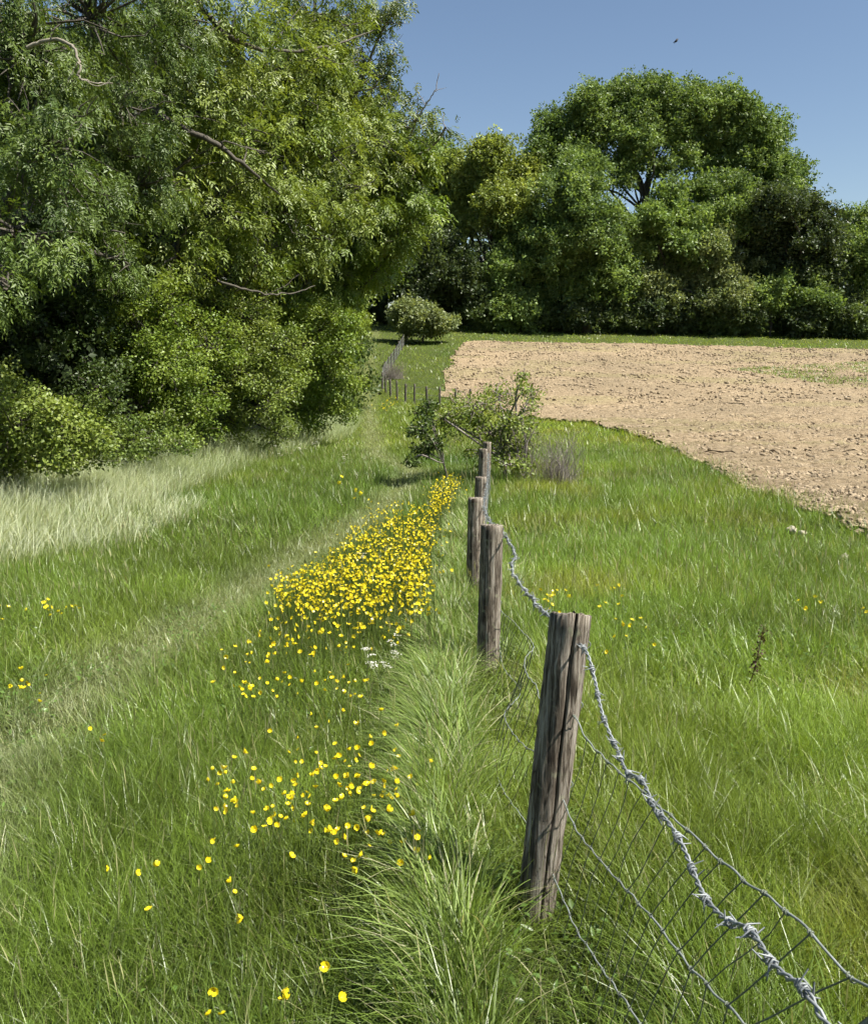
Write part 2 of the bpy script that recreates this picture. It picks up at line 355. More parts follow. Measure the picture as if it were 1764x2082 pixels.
# tilled field: a lumpy sheet lying on the meadow
def sheet(x0, x1, y0, y1, dx, lump, off):
    a = np.arange(x0, x1, dx); b = np.arange(y0, y1, dx)
    X, Y = np.meshgrid(a, b, indexing='ij')
    return X, Y
fx_all, ff_all, fc_all, nn = [], [], [], 0
for (y0, y1, d) in ((-6, 8, .5), (8, 22, .085), (22, 45, .2), (45, 84, .28)):
    xr = 95 if y0 >= 45 else (60 if y0 >= 22 else 30)
    x1 = .62 * y1 + 4 if d < .4 else xr
    a = np.arange(-1, x1 + d, d); b = np.arange(y0, y1 + d * .5, d)
    X, Y = np.meshgrid(a, b, indexing='ij')
    amp = .11 if d < .1 else .16
    lump = amp * (noise2(X, Y, .22, 11) + .7 * noise2(X, Y, .55, 12) + .4 * noise2(X, Y, .11, 13) - .9) if d < .25 else .14 * (noise2(X, Y, .9, 14) - .6) + .08 * (noise2(X, Y, .4, 15) - .5)
    Z = H(X, Y) + .07 + np.maximum(lump, -.045)
    cx = (X[:-1, :-1] + X[1:, 1:]) / 2; cy = (Y[:-1, :-1] + Y[1:, 1:]) / 2
    keep = field_in(cx, cy)
    id_ = np.arange(X.size).reshape(X.shape)
    q = np.stack([id_[:-1, :-1], id_[1:, :-1], id_[1:, 1:], id_[:-1, 1:]], -1)[keep]
    used, inv = np.unique(q, return_inverse=True)
    P = np.stack([X, Y, Z], -1).reshape(-1, 3)[used]
    weed = noise2(P[:, 0], P[:, 1], 7, 21)
    g = sm((noise2(P[:, 0], P[:, 1] * 2.4, 6, 22) - .62) / .15)[:, None] * .25
    cc = np.ones((len(P), 3)) * (1 - g) + np.array([.66, .86, .5]) * g
    fx_all.append(P); ff_all.append(inv.reshape(-1, 4) + nn); fc_all.append(cc); nn += len(P)
tag(ob('field', npmesh('field', np.concatenate(fx_all), np.concatenate(ff_all), M['soil'], np.concatenate(fc_all), True)), kind='structure', label='dry tan tilled field sloping up to the far wood')

# clods lying on it
def scatter(n, y0, y1, r, wide=.62, x_lo=None):
    y = np.sqrt(r.random(n) * (y1 ** 2 - y0 ** 2) + y0 ** 2)
    x = (r.random(n) * 2 - 1) * (wide * y + .8)
    return x, y
r = np.random.default_rng(31)
cp, cr_ = [], []
for n, y0, y1, s0, s1 in ((16000, 9, 20, .014, .055), (16000, 20, 45, .02, .08), (9000, 45, 82, .04, .12)):
    x, y = scatter(n * 3, y0, y1, r); k = field_in(x + .1, y); x, y = x[k][:n], y[k][:n]
    cp.append(np.stack([x, y, H(x, y) + .07], 1)); cr_.append(s0 + (s1 - s0) * r.random(len(x)) ** 2.6)
cp = np.concatenate(cp); cr_ = np.concatenate(cr_); n = len(cp)
import bmesh
bm = bmesh.new(); bmesh.ops.create_icosphere(bm, subdivisions=2, radius=1)
V = np.array([v.co for v in bm.verts]); F = np.array([[v.index for v in f.verts] for f in bm.faces]); bm.free()
V = V * (1 + .30 * np.sin(V[:, :1] * 3.3 + 1) * np.cos(V[:, 1:2] * 2.7) + .18 * r.normal(size=(len(V), 1))) * np.array([1.3, .85, .5])
tone = (.7 + .6 * r.random((n, 1))) * np.array([.245, .192, .124])
o = scattered('soil_clods', V, F, np.ones((len(V), 3)) * (.85 + .3 * r.random((len(V), 1))), cp, np.stack([.5 * r.normal(size=n), .5 * r.normal(size=n), 6.28 * r.random(n)], 1), cr_, tone, M['clod'])
tag(o, 'dry broken clods strewn over the tan tilled field', 'soil', kind='stuff')

# a thin green flush of weeds coming up across the far right of the field
WEED = [ground(px, py)[:2] for px, py in ((1480, 752), (1600, 745), (1764, 738), (1900, 736), (1900, 800), (1764, 792), (1690, 785), (1580, 768))]
# ------------------------------------------------------------------ grass
def blades(name, x, y, h, wd, lean_dir, lean, bend, col, label, nseg=3, cat='grass', tipcol=None, zoff=-.01):
    n = len(x); r = np.random.default_rng(len(name) + n)
    base = np.stack([x, y, H(x, y) + zoff], 1)
    d = np.stack([np.cos(lean_dir), np.sin(lean_dir), np.zeros(n)], 1)
    tw = lean_dir + np.pi / 2 + r.normal(size=n) * .7
    s = np.stack([np.cos(tw), np.sin(tw), np.zeros(n)], 1)
    nv = 2 * nseg + 1
    V = np.empty((n, nv, 3), np.float32)
    for k in range(nseg + 1):
        t = k / nseg
        p = base + d * (h * (lean * t + bend * t * t))[:, None]
        p[:, 2] += h * (t - .45 * np.clip(bend, 0, 1.4) * t * t)
        if k < nseg:
            w_ = (wd * (1 - .75 * t ** 1.5) * .5)[:, None]
            V[:, 2 * k] = p - s * w_; V[:, 2 * k + 1] = p + s * w_
        else: V[:, 2 * k] = p
    f = []
    for k in range(nseg - 1):
        a = 2 * k; f += [[a, a + 1, a + 3], [a, a + 3, a + 2]]
    f += [[2 * nseg - 2, 2 * nseg - 1, 2 * nseg]]
    F = (np.arange(n)[:, None, None] * nv + np.array(f)[None]).reshape(-1, 3)
    cc = np.repeat(col[:, None], nv, 1)
    if tipcol is not None:
        cc[:, -1] = tipcol; cc[:, -2] = .5 * cc[:, -2] + .5 * tipcol[:, None][:, 0]; cc[:, -3] = .5 * cc[:, -3] + .5 * tipcol[:, None][:, 0]
    return tag(ob(name, npmesh(name, V.reshape(-1, 3), F, M['grass'], cc.reshape(-1, 3))), label, cat, kind='stuff')

HEDGE = [(-7.6, 6), (-7.2, 13.2), (-6.9, 15.6), (-6.5, 20.3), (-5.6, 24.5), (-4.6, 28), (-4.3, 41), (-5.2, 57), (-6.6, 81), (-8, 100)]
HY = np.array([p[1] for p in HEDGE]); HX = np.array([p[0] for p in HEDGE])
def hedge_x(y): return np.interp(y, HY, HX)

def meadow_colors(x, y, r, n):
    a = noise2(x, y, 1.6, 41); b = noise2(x, y, .45, 42); c = noise2(x, y, 5.0, 43)
    green = np.array([.132, .200, .028]); lush = np.array([.082, .158, .030]); yel = np.array([.245, .280, .034]); dry = np.array([.38, .36, .19])
    right = sm((x - fence_x(y)) / .6)
    wy = np.clip((a - .45) * 1.6, 0, 1) * (.35 + .65 * right) ; wl = np.clip((.55 - c) * 1.8, 0, 1)
    col = green + (lush - green) * wl[:, None]; col = col + (yel - col) * wy[:, None]
    col = col + (np.array([.178, .268, .034]) - col) * (.55 * right)[:, None]
    dd = (r.random(n) < .03 + .05 * (b > .72)).astype(float) * .8
    col = col + (dry - col) * dd[:, None]
    patch = .62 + .76 * (.5 * noise2(x, y, .9, 44) + .5 * noise2(x, y, .33, 45)); warm = sm((noise2(x, y, 1.1, 46) - .62) / .12)[:, None] * right[:, None]
    col = col * (1 - .25 * warm) + np.array([.30, .24, .05]) * .25 * warm
    return col * patch[:, None] * (.62 + .72 * r.random((n, 1)))

zones = [  # name, count, y0, y1, nseg, width mm
    ('near', 145000, .35, 4.2, 3, 3.1), ('middle', 165000, 4.2, 10, 2, 4.6), ('far', 170000, 10, 24, 1, 10), ('distant', 100000, 24, 50, 1, 21), ('farthest', 70000, 50, 93, 1, 40)]
for zn, n, y0, y1, ns, wmm in zones:
    r = np.random.default_rng(int(y0 * 10) + 3)
    x, y = scatter(int(n * (1.5 if y0 > 9 else 1.05)), y0, y1, r)
    k = ~field_in(x - .9 * r.random(len(x)) ** 4, y) & (x > hedge_x(y) - .6); x, y = x[k][:n], y[k][:n]; n = len(x)
    pd = path_dist(x, y); onp = np.clip(1.0 - pd / .5, 0, 1)
    if y0 < 40: wheel = np.clip(1 - np.abs(pd - 0) / .55, 0, 1)
    h = (.06 + .15 * r.random(n) + .12 * noise2(x, y, 1.3, 51) * noise2(x, y, .3, 53) * 1.6) * (1 - .55 * onp)
    right = x > fence_x(y) + .1
    h = np.where(right, h * 1.08, h); h = np.where((np.abs(x - fence_x(y)) < .22) & (y > 1.6) & (y < 5.3), h * .6, h); h = np.where((np.abs(x / y - .137) < .06) & (y > 1.2) & (y < 2.55), h * .4, h)
    h = np.where((~right) & (pd > .6) & (x > -1.6), h * 1.1, h)
    if y0 > 24: h *= 1.0
    col = meadow_colors(x, y, r, n) * (np.array([1.32, 1.24, 1.1]) if y0 > 20 else 1.0)
    strw = np.array([.33, .36, .20]) * (.7 + .5 * r.random((n, 1)))
    mixp = (onp * (.42 + .58 * (r.random(n) < .2 + .5 * noise2(x, y, .6, 54))))[:, None]; col = col * (1 - mixp) + strw * mixp
    wind = 6.28 * r.random(n) + 2.5 * (noise2(x, y, .5, 52) - .5)
    blades('meadow_grass', x, y, h, wmm / 1000 * (.6 + .8 * r.random(n)), wind, .05 + .55 * r.random(n) ** 1.4, .1 + 1.1 * r.random(n) ** 2, col,
           {'near': 'short green meadow grass filling the foreground', 'middle': 'green meadow grass a few metres beyond the nearest posts', 'far': 'green meadow grass around the bush in the middle distance',
            'distant': 'bright grass in the dip around the far fence posts', 'farthest': 'bright grass strip below the far wood'}[zn], ns)

r = np.random.default_rng(58); wp = np.array(WEED); x = wp[:, 0].min() + np.ptp(wp[:, 0]) * r.random(26000); y = wp[:, 1].min() + np.ptp(wp[:, 1]) * r.random(26000)
k = in_poly(x, y, [tuple(v) for v in WEED]) & (noise2(x, y * 2, 2.5, 59) + .5 * r.random(len(x)) > .55); x, y = x[k], y[k]; n = len(x)
blades('field_weeds', x, y, .10 + .12 * r.random(n), .03 + .03 * r.random(n), 6.28 * r.random(n), .2 + .5 * r.random(n), .3 * np.ones(n), np.array([.16, .23, .05]) * (.6 + .7 * r.random((n, 1))), 'green flush of weeds across the far right of the tilled field', 1, 'weeds', zoff=.05)
# tall pale seeding grass along the left hedge
r = np.random.default_rng(61)
def tall(n, y0, y1, wmm, ns, nm):
    y = y0 + (y1 - y0) * r.random(n); hx = hedge_x(y)
    x = hx - .5 + (4.0 - .06 * y) * r.random(n) ** 1.5
    x = np.where(y < 13, hx - .5 + 4.2 * r.random(n) ** 1.3 - np.clip(10.5 - y, 0, 3) * .5, x)
    kk = noise2(x, y, 1.2, 62) + .35 * r.random(n) > .38; x, y = x[kk], y[kk]; n = len(x)
    h = (.40 + .36 * r.random(n)) * np.clip(1.25 - (x - hedge_x(y)) / 5.2, .45, 1)
    col = np.array([.20, .26, .07]) * (.7 + .6 * r.random((n, 1))); pale = np.array([.64, .68, .47]) * (.7 + .5 * r.random((n, 1)))
    g_ = np.clip((20 - y) / 8, .15, 1); w_ = (r.random(n) < (.15 + .5 * noise2(x, y, 1.0, 63)) * g_)[:, None]; pale = pale * (.45 + .55 * g_[:, None]) + np.array([.10, .15, .03]) * (1 - g_[:, None]); col = np.where(w_, pale * .8, col)
    blades('tall_grass', x, y, h, wmm / 1000 * (.6 + .8 * r.random(n)), .25 + 1.3 * r.normal(size=n), .08 + .3 * r.random(n), .15 + .5 * r.random(n), col, nm, ns, tipcol=pale)
tall(42000, 7.6, 18, 5.5, 2, 'tall pale seeding grass in front of the left hedge')
tall(14000, 18, 34, 12, 1, 'tall seeding grass further along the hedge foot')

# coarse tussock grass arching out from under the fence
r = np.random.default_rng(71)
def tussock(nt, per, y0, y1, wmm, ns, label, side):
    ty = np.sqrt(r.random(nt) * (y1 ** 2 - y0 ** 2) + y0 ** 2); fx = fence_x(ty)
    tx = fx - .12 - .30 * r.random(nt) if side < 0 else fx + .02 + .5 * r.random(nt)
    if side < 0:
        kp = ~((ty > 1.5) & (ty < 2.6) & (tx > fx - .26)) & ~((ty > 2.6) & (ty < 5.3) & (tx > fx - .20)) & ~((np.abs(tx / ty - .137) < .075) & (ty < 2.6) & (ty > 1.15)); tx, ty, fx = tx[kp], ty[kp], fx[kp]; nt = len(tx)
    x = np.repeat(tx, per) + .05 * r.normal(size=nt * per); y = np.repeat(ty, per) + .06 * r.normal(size=nt * per); n = len(x)
    th = np.repeat((.17 + .17 * r.random(nt)) * (np.where((ty < 2.5) & (ty > 1.3) & (tx > fx - .25), .72, 1.0) if side < 0 else 1), per); h = th * (.55 + .6 * r.random(n))
    base = np.repeat(np.where(r.random(nt) < .5, np.pi + .6 * r.normal(size=nt), r.random(nt) * 6.28), per) if side < 0 else np.repeat(r.random(nt) * 6.28, per)
    d = base + .95 * r.normal(size=n)
    tc = np.array([.12, .190, .034]) + (np.array([.24, .32, .085]) - np.array([.12, .190, .034])) * np.repeat(r.random(nt), per)[:, None]
    col = tc * (.7 + .6 * r.random((n, 1))); dry = r.random(n) < .10; col[dry] = np.array([.5, .48, .30]) * (.7 + .5 * r.random((dry.sum(), 1)))
    blades('tussock_grass', x, y, h, wmm / 1000 * (.55 + .8 * r.random(n)), d, .12 + .4 * r.random(n), .15 + 1.0 * r.random(n) ** 1.3, col, label, ns)
tussock(400, 44, .7, 5, 6, 4, 'coarse arching tussock grass beside the nearest posts', -1)
tussock(520, 28, 5, 14, 9, 2, 'coarse tussock grass along the fence past the second post', -1)
tussock(90, 36, 1.2, 9, 6, 3, 'ragged tufts of grass on the field side of the fence', 1)

# flowering stalks standing above the sward, and broad low leaves between
r = np.random.default_rng(75)
def stalks(n, y0, y1, wmm, label, hh=1.0):
    x, y = scatter(n * 2, y0, y1, r); k = ~field_in(x, y) & (x > hedge_x(y)) & (path_dist(x, y) > .5) & (noise2(x, y, 1.2, 76) > .42); x, y = x[k][:n], y[k][:n]; n = len(x)
    h = (.26 + .22 * r.random(n)) * hh; d = 6.28 * r.random(n); V = []; lean = .05 + .25 * r.random(n)
    b = np.stack([x, y, H(x, y)], 1); dv = np.stack([np.cos(d), np.sin(d), 0 * d], 1); sv = np.stack([-np.sin(d), np.cos(d), 0 * d], 1); w_ = wmm / 1000
    def p(t): q = b + dv * (h * lean * t * t)[:, None]; q[:, 2] += h * t; return q
    V = np.stack([p(0) - sv * w_ * .3, p(0) + sv * w_ * .3, p(.72) + sv * w_ * .2, p(.72) - sv * w_ * .2, p(.72), p(.84) + sv * w_ * 1.0, p(1.0), p(.84) - sv * w_ * 1.0], 1)
    F = (np.arange(n)[:, None, None] * 8 + np.array([[0, 1, 2, 3], [4, 5, 6, 7]])).reshape(-1, 4)
    tone = .6 + .7 * r.random((n, 1)); stem_c = np.array([.17, .21, .06]) * tone; head = np.where(r.random((n, 1)) < .6, [[.33, .33, .16]], [[.26, .25, .13]]) * tone
    col = np.concatenate([np.repeat(stem_c[:, None], 4, 1), np.repeat(head[:, None], 4, 1)], 1).reshape(-1, 3)
    tag(ob('seeding_grass', npmesh('seeding_grass', V.reshape(-1, 3), F, M['grass'], col)), label, 'grass', kind='stuff')
stalks(2600, 1.2, 7, 2.0, 'thin seeding grass stalks above the foreground meadow'); stalks(8000, 7, 26, 5, 'thin seeding grass stalks in the middle distance')
n = 15000; x, y = scatter(n, .6, 7.5, r); k = (noise2(x, y, .7, 77) > .48) & ~field_in(x, y); x, y = x[k], y[k]; n = len(x)
P = np.stack([x, y, H(x, y) + .02 + .08 * r.random(n)], 1); a = 6.28 * r.random(n)
tag(ob('broad_leaves', leaves_mesh('broad_leaves', P, np.stack([np.cos(a), np.sin(a), .2 + .5 * r.random(n)], 1), np.stack([.3 * r.normal(size=n), .3 * r.normal(size=n), np.ones(n)], 1), .018 + .03 * r.random(n), .012 + .012 * r.random(n), np.array([.10, .17, .035]) * (.6 + .8 * r.random((n, 1))), M['grass'])), 'low broad leaves of clover and herbs between the grass', 'herbs', kind='stuff')

# ------------------------------------------------------------------ trees and bushes
def lobes_px(L, Y, dY, r):
    out = []
    for l in L:
        px, py, rad = l[:3]; yy = l[3] if len(l) > 3 else Y + dY * (r.random() - .5)
        c = at(px, py, yy); s = rad * yy / 1716. * (1.1 if yy > 80 else 1)
        out.append((c, s))
    return out
def crown_leaves(lobes, per_m2, clump, r, shell=.4, squash=.85):
    """clump centres near each lobe's surface, leaves gathered in the clumps"""
    P, Cc, cid, k = [], [], [], 0
    for c, s in lobes:
        n = max(4, int(4.2 * (s / clump) ** 2))
        d = nrm(r.normal(size=(n, 3))); rad = r.random(n) ** shell
        cc = c + d * rad[:, None] * s * np.array([1, .95, squash])
        m = max(6, int(per_m2 * clump * clump * 6)); q = r.normal(size=(n, m, 3)); q = nrm(q) * (r.random((n, m, 1)) ** .45)
        P.append((cc[:, None] + q * clump * np.array([1, 1, .72])).reshape(-1, 3)); Cc.append(cc); cid.append(np.repeat(np.arange(k, k + n), m)); k += n
    return np.concatenate(P), np.concatenate(Cc), np.concatenate(cid)
def tree(name, label, cat, base, lobes, leaf, clump, per_m2, cols, seed, trunk_r=.3, bark='bark', fork=.35, group=None, twigs=True, compound=False, limb_every=1, droop=.25, shell=.4, lw=.6, sprig=0):
    r = np.random.default_rng(seed)
    base = np.array([base[0], base[1], float(H(base[0], base[1]))])
    root = empty(name, base, label, cat, group)
    P, Cc, cid = crown_leaves(lobes, per_m2, clump, r, shell)
    k = P[:, 2] > H(P[:, 0], P[:, 1]) + .05; P, cid = P[k], cid[k]
    cen = np.mean([c for c, s in lobes], 0); top = max(c[2] + s * .5 for c, s in lobes)
    # wood
    T = Tubes(); B = Tubes()
    fz = base[2] + (top - base[2]) * fork
    tp = np.array([base[0] + (cen[0] - base[0]) * .3, base[1] + (cen[1] - base[1]) * .3, fz])
    tr = wander(base - [0, 0, .15], tp, 8, .04, r); tr_r = np.linspace(trunk_r, trunk_r * .6, 8); tr_r[0] *= 1.35
    T.add(tr, tr_r, 10)
    for i, (c, s) in enumerate(lobes):
        if i % limb_every: continue
        t0 = tr[-1 - (i % 3)] ; pl = wander(t0, c, 9, .07, r, .05); B.add(pl, np.linspace(trunk_r * .42, max(.02, trunk_r * .10), 9), 6)
    for i, cc in enumerate(Cc):
        if not twigs or (len(Cc) > 400 and i % 2): continue
        c, s = lobes[int(np.argmin([np.linalg.norm(cc - l[0]) / l[1] for l in lobes]))]
        a = c + (cc - c) * .1; B.add(wander(a, cc + nrm(cc - c) * clump * .7, 5, .12, r), np.linspace(max(.012, trunk_r * .09), .004, 5), 3)
    ob('trunk', T.mesh('trunk', M[bark], org=base), root)
    ob('branches', B.mesh('branches', M[bark], org=base), root)
    # leaves
    c0, c1 = np.array(cols[0]), np.array(cols[1]); nC = cid.max() + 1
    ctone = r.random(nC)[:, None]; ccol = (c0 + (c1 - c0) * ctone) * (.85 + .3 * r.random((nC, 1)))
    out = nrm(P - Cc[cid] + .6 * (Cc[cid] - cen) / (np.linalg.norm(Cc[cid] - cen, axis=1, keepdims=True) + 1e-6) * clump)
    if compound:
        m = 7; n = len(P) // m; P = P[:n]; o_ = out[:n]; cid = cid[:n] if False else cid[::m][:n]
        sel = r.permutation(len(out))[:n]; P2, Cc2, cid2 = crown_leaves(lobes, per_m2, clump, r, shell); sel = r.permutation(len(P2))[:n]; P = P2[sel]; cid = cid2[sel]
        out = nrm(P - Cc[cid] if cid.max() < len(Cc) else P - cen)
        ax = nrm(out * .6 + r.normal(size=P.shape) * .45 + np.array([0, 0, -droop * 2.2])); nn_ = nrm(r.normal(size=P.shape) * .5 + np.array([.1, 0, 1.])); sd_ = nrm(np.cross(ax, nn_))
        nn_ = np.cross(sd_, ax); RL = leaf * 2.3 * (.7 + .6 * r.random((n, 1)))
        PP, AA, NN, CI = [], [], [], []
        for q, (t, sgn) in enumerate(((.25, 1), (.25, -1), (.5, 1), (.5, -1), (.75, 1), (.75, -1), (1., 0))):
            PP.append(P + ax * RL * t + np.array([0, 0, -.12]) * RL * t * t); AA.append(nrm(ax * (.55 if sgn else 1) + sd_ * sgn * .85 + r.normal(size=P.shape) * .15 + np.array([0, 0, -.18]))); NN.append(nn_ + r.normal(size=P.shape) * .2); CI.append(cid)
        P = np.concatenate(PP); A = np.concatenate(AA); Nn = np.concatenate(NN); cid = np.concatenate(CI) % nC
    else:
        A = nrm(out * .5 + r.normal(size=P.shape) * .7 + np.array([0, 0, -droop])); Nn = nrm(out * .35 + r.normal(size=P.shape) * .55 + np.array([0, 0, .75]))
    if sprig:
        P = P + r.normal(size=P.shape) * clump * .30; n = len(P); V, F, c_ = sprig_geo(leaf, lw, sprig, 20, seed)
        rot = np.stack([.75 * r.normal(size=n), .75 * r.normal(size=n), 6.28 * r.random(n)], 1)
        scattered('crown', V, F, c_, P, rot, .7 + .6 * r.random(n), ccol[cid] * (.85 + .3 * r.random((n, 1))), M['leaf_sprig'], root, base)
        return root
    n = len(P)
    col = ccol[cid] * (.75 + .5 * r.random((n, 1))); L = leaf * (.65 + .7 * r.random(n))
    tag(ob('crown', leaves_mesh('crown', P, A, Nn, L, L * lw, col, M['leaf'], base), root), kind='stuff')
    return root

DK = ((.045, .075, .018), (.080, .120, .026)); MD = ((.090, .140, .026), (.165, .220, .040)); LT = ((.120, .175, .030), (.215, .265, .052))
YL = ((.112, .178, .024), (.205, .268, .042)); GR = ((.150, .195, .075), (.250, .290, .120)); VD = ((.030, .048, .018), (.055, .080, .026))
r = np.random.default_rng(81)
WOOD = 'trees leaning out over the left side of the path'
# --- left wood, near to far
tree('ash_tree', 'big dark overhanging ash at the top left edge, nearest the camera', 'tree', (-9.6, 14.5),
     lobes_px([(40, 90, 140, 13), (190, 40, 130, 15), (80, 300, 130, 12.5), (230, 210, 115, 16.5), (30, 470, 110, 12), (160, 430, 105, 15), (-150, 200, 170, 13), (-130, 450, 140, 13), (330, 60, 110, 18), (280, 380, 85, 17), (250, 530, 60, 15), (20, 590, 55, 11.5), (100, 180, 110, 14), (240, 330, 100, 17)], 12, 2, r),
     .078, .38, 330, ((.066, .108, .024), (.125, .178, .034)), 101, .34, fork=.4, compound=True, droop=.45, lw=.32)
tree('willow_tree', 'broad sunlit tree with bare limbs showing, middle of the left wood', 'tree', (-9.0, 24.5),
     lobes_px([(420, 70, 140, 20), (560, 150, 120, 23), (640, 30, 110, 25), (480, 300, 115, 21), (390, 230, 110, 20), (620, 300, 115, 23.5), (700, 200, 90, 26), (560, 440, 105, 23), (440, 440, 95, 20.5), (350, 350, 95, 19), (690, 400, 95, 25), (650, 500, 75, 24), (360, 520, 75, 19.5), (520, 540, 70, 22), (760, 290, 80, 27), (500, 200, 110, 23), (600, 220, 100, 25), (540, 370, 90, 23.5), (640, 120, 80, 26)], 17, 2, r),
     .125, .50, 120, LT, 102, .36, fork=.35, compound=True, droop=.35, lw=.34)
tree('sparse_tree', 'thin-topped tree with loose twiggy sprays against the sky', 'tree', (-6.8, 30.5),
     lobes_px([(770, 40, 42, 28), (740, 130, 50, 28), (800, 110, 30, 27.5), (810, 190, 34, 28), (760, 210, 50, 29), (850, 240, 38, 28), (905, 258, 20, 27.5), (690, 90, 60, 29), (810, 10, 22, 28), (720, 30, 50, 29), (790, 150, 26, 28)], 28, 1, r),
     .13, .42, 85, ((.085, .125, .03), (.135, .175, .045)), 103, .22, fork=.5, bark='twig', compound=True, droop=.5, lw=.32, shell=.6)
tree('field_maple', 'bright yellow-green tree at the right edge of the left wood', 'tree', (-6.0, 32),
     lobes_px([(800, 310, 75, 29), (845, 345, 46, 28.5), (858, 415, 40, 28), (790, 400, 78, 29), (760, 480, 75, 29), (805, 485, 48, 28.5), (720, 540, 60, 29.5), (775, 540, 38, 29), (700, 460, 70, 30), (740, 330, 60, 30), (830, 270, 50, 29), (700, 580, 50, 29)], 24, 1, r),
     .14, .50, 130, YL, 104, .24, fork=.35, compound=True, droop=.35, lw=.38)
# --- bushes of the hedge
HG = 'bushes at the foot of the left wood'
def bush(name, label, cat, base, L, Y, leaf, clump, per, cols, seed, tr=.07, group=None, lw=.75, dY=1.5, **kw):
    return tree(name, label, cat, base, lobes_px(L, Y, dY, np.random.default_rng(seed)), leaf, clump, per, cols, seed, tr, fork=.3, group=group, lw=lw, droop=.05, **kw)
bush('hawthorn_bush', 'rounded leafy bush at the lower left edge, nearest of the hedge bushes', 'bush', (-8.2, 14.4), [(40, 860, 105), (130, 890, 80), (-60, 830, 120), (190, 920, 55), (20, 930, 70), (-120, 900, 100)], 13.3, .06, .28, 300, LT, 111)
bush('hawthorn_bush', 'low green bush right of the lower-left rounded bush', 'bush', (-7.4, 17.3), [(260, 895, 62), (320, 880, 50), (230, 860, 42), (370, 905, 34), (180, 830, 40)], 16.8, .055, .26, 300, MD, 112)
bush('hawthorn_bush', 'tall mottled yellow-green bush under the broad sunlit tree', 'bush', (-7.2, 20), [(280, 680, 85), (330, 620, 75), (340, 740, 85), (390, 810, 75), (300, 790, 65), (420, 700, 75), (400, 880, 45), (250, 600, 50)], 19, .06, .3, 230, YL, 113, .1)
bush('hawthorn_bush', 'dense bush below a bare horizontal limb, centre of the left hedge', 'bush', (-6.6, 23), [(500, 640, 75), (480, 740, 80), (540, 800, 75), (480, 860, 55), (560, 880, 40), (570, 700, 65), (440, 620, 60)], 21.5, .06, .32, 210, LT, 114, .1)
bush('hawthorn_bush', 'bright yellow-green bush with feathery edge next to the path', 'bush', (-5.2, 27), [(620, 700, 70), (660, 780, 62), (620, 830, 60), (650, 640, 60), (690, 720, 45), (600, 760, 55), (690, 830, 36), (710, 660, 34), (600, 630, 55), (715, 775, 28)], 25, .07, .34, 190, YL, 115, .1)
bush('hawthorn_bush', 'sunlit hedge end where the path runs into the dark hollow', 'bush', (-5.5, 41), [(705, 600, 42), (712, 650, 32), (690, 680, 40), (700, 560, 40), (725, 610, 20)], 38, .11, .5, 90, YL, 116, .12, dY=3)
bush('hawthorn_bush', 'small far hedge bush above the path, left of the dark hollow', 'bush', (-6.6, 58), [(722, 640, 22), (712, 600, 28), (728, 670, 14), (700, 640, 30)], 57, .16, .7, 45, LT, 117, .12, dY=3)
bush('hawthorn_bush', 'dim leafy bush in the shade between the lower-left bush and the tall mottled one', 'bush', (-8.0, 17.6), [(110, 740, 80), (190, 680, 75), (210, 790, 70), (60, 680, 80), (140, 620, 60)], 17.2, .065, .3, 200, DK, 118, .09)  # dark leaf palette stands in for the shade of the hollow
# trees behind the front row, deep shade put into their dark leaf colours
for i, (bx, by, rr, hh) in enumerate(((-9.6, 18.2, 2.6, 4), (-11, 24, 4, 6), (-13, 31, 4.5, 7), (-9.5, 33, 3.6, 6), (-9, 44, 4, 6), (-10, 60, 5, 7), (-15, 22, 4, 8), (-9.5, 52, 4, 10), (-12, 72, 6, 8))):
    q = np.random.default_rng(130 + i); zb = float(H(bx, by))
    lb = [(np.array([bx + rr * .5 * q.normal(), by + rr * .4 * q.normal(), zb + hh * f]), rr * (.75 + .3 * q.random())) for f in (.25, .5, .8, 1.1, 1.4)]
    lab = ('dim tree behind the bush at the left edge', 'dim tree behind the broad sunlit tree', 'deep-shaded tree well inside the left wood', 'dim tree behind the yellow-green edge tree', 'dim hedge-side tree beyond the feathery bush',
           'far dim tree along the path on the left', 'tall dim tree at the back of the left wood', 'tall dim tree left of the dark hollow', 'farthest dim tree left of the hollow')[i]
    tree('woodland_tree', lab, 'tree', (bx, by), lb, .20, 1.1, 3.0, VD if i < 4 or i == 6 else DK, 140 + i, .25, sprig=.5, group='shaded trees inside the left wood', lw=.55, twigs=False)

# bare limbs seen against the leaves of the left wood
def limb(name, label, pts, r0, r1, mat, seed, subs=()):
    q = np.random.default_rng(seed); P = np.array([at(*p) for p in pts]); t = np.linspace(0, 1, len(P)); tt = np.linspace(0, 1, len(P) * 5)
    P = np.stack([np.interp(tt, t, P[:, a]) for a in range(3)], 1)
    ker = np.array([1, 2, 3, 2, 1.]) / 9
    for a in range(3): P[2:-2, a] = np.convolve(P[:, a], ker, 'valid')
    P += .012 * q.normal(size=P.shape)
    root = empty(name, P[0], label, 'branch')
    T = Tubes(); T.add(P, np.linspace(r0, r1, len(P)), 7); ob('bough', T.mesh('bough', mat, org=P[0]), root)
    for s in subs:
        f, pts2 = s; S = np.array([P[int(f * (len(P) - 1))]] + [at(*p) for p in pts2]); tt2 = np.linspace(0, 1, 9); S = np.stack([np.interp(tt2, np.linspace(0, 1, len(S)), S[:, a]) for a in range(3)], 1) + .01 * q.normal(size=(9, 3))
        T = Tubes(); T.add(S, np.linspace(r1 * 1.2, r1 * .3, 9), 5); ob('side_branch', T.mesh('side_branch', mat, org=P[0]), root)
    return root
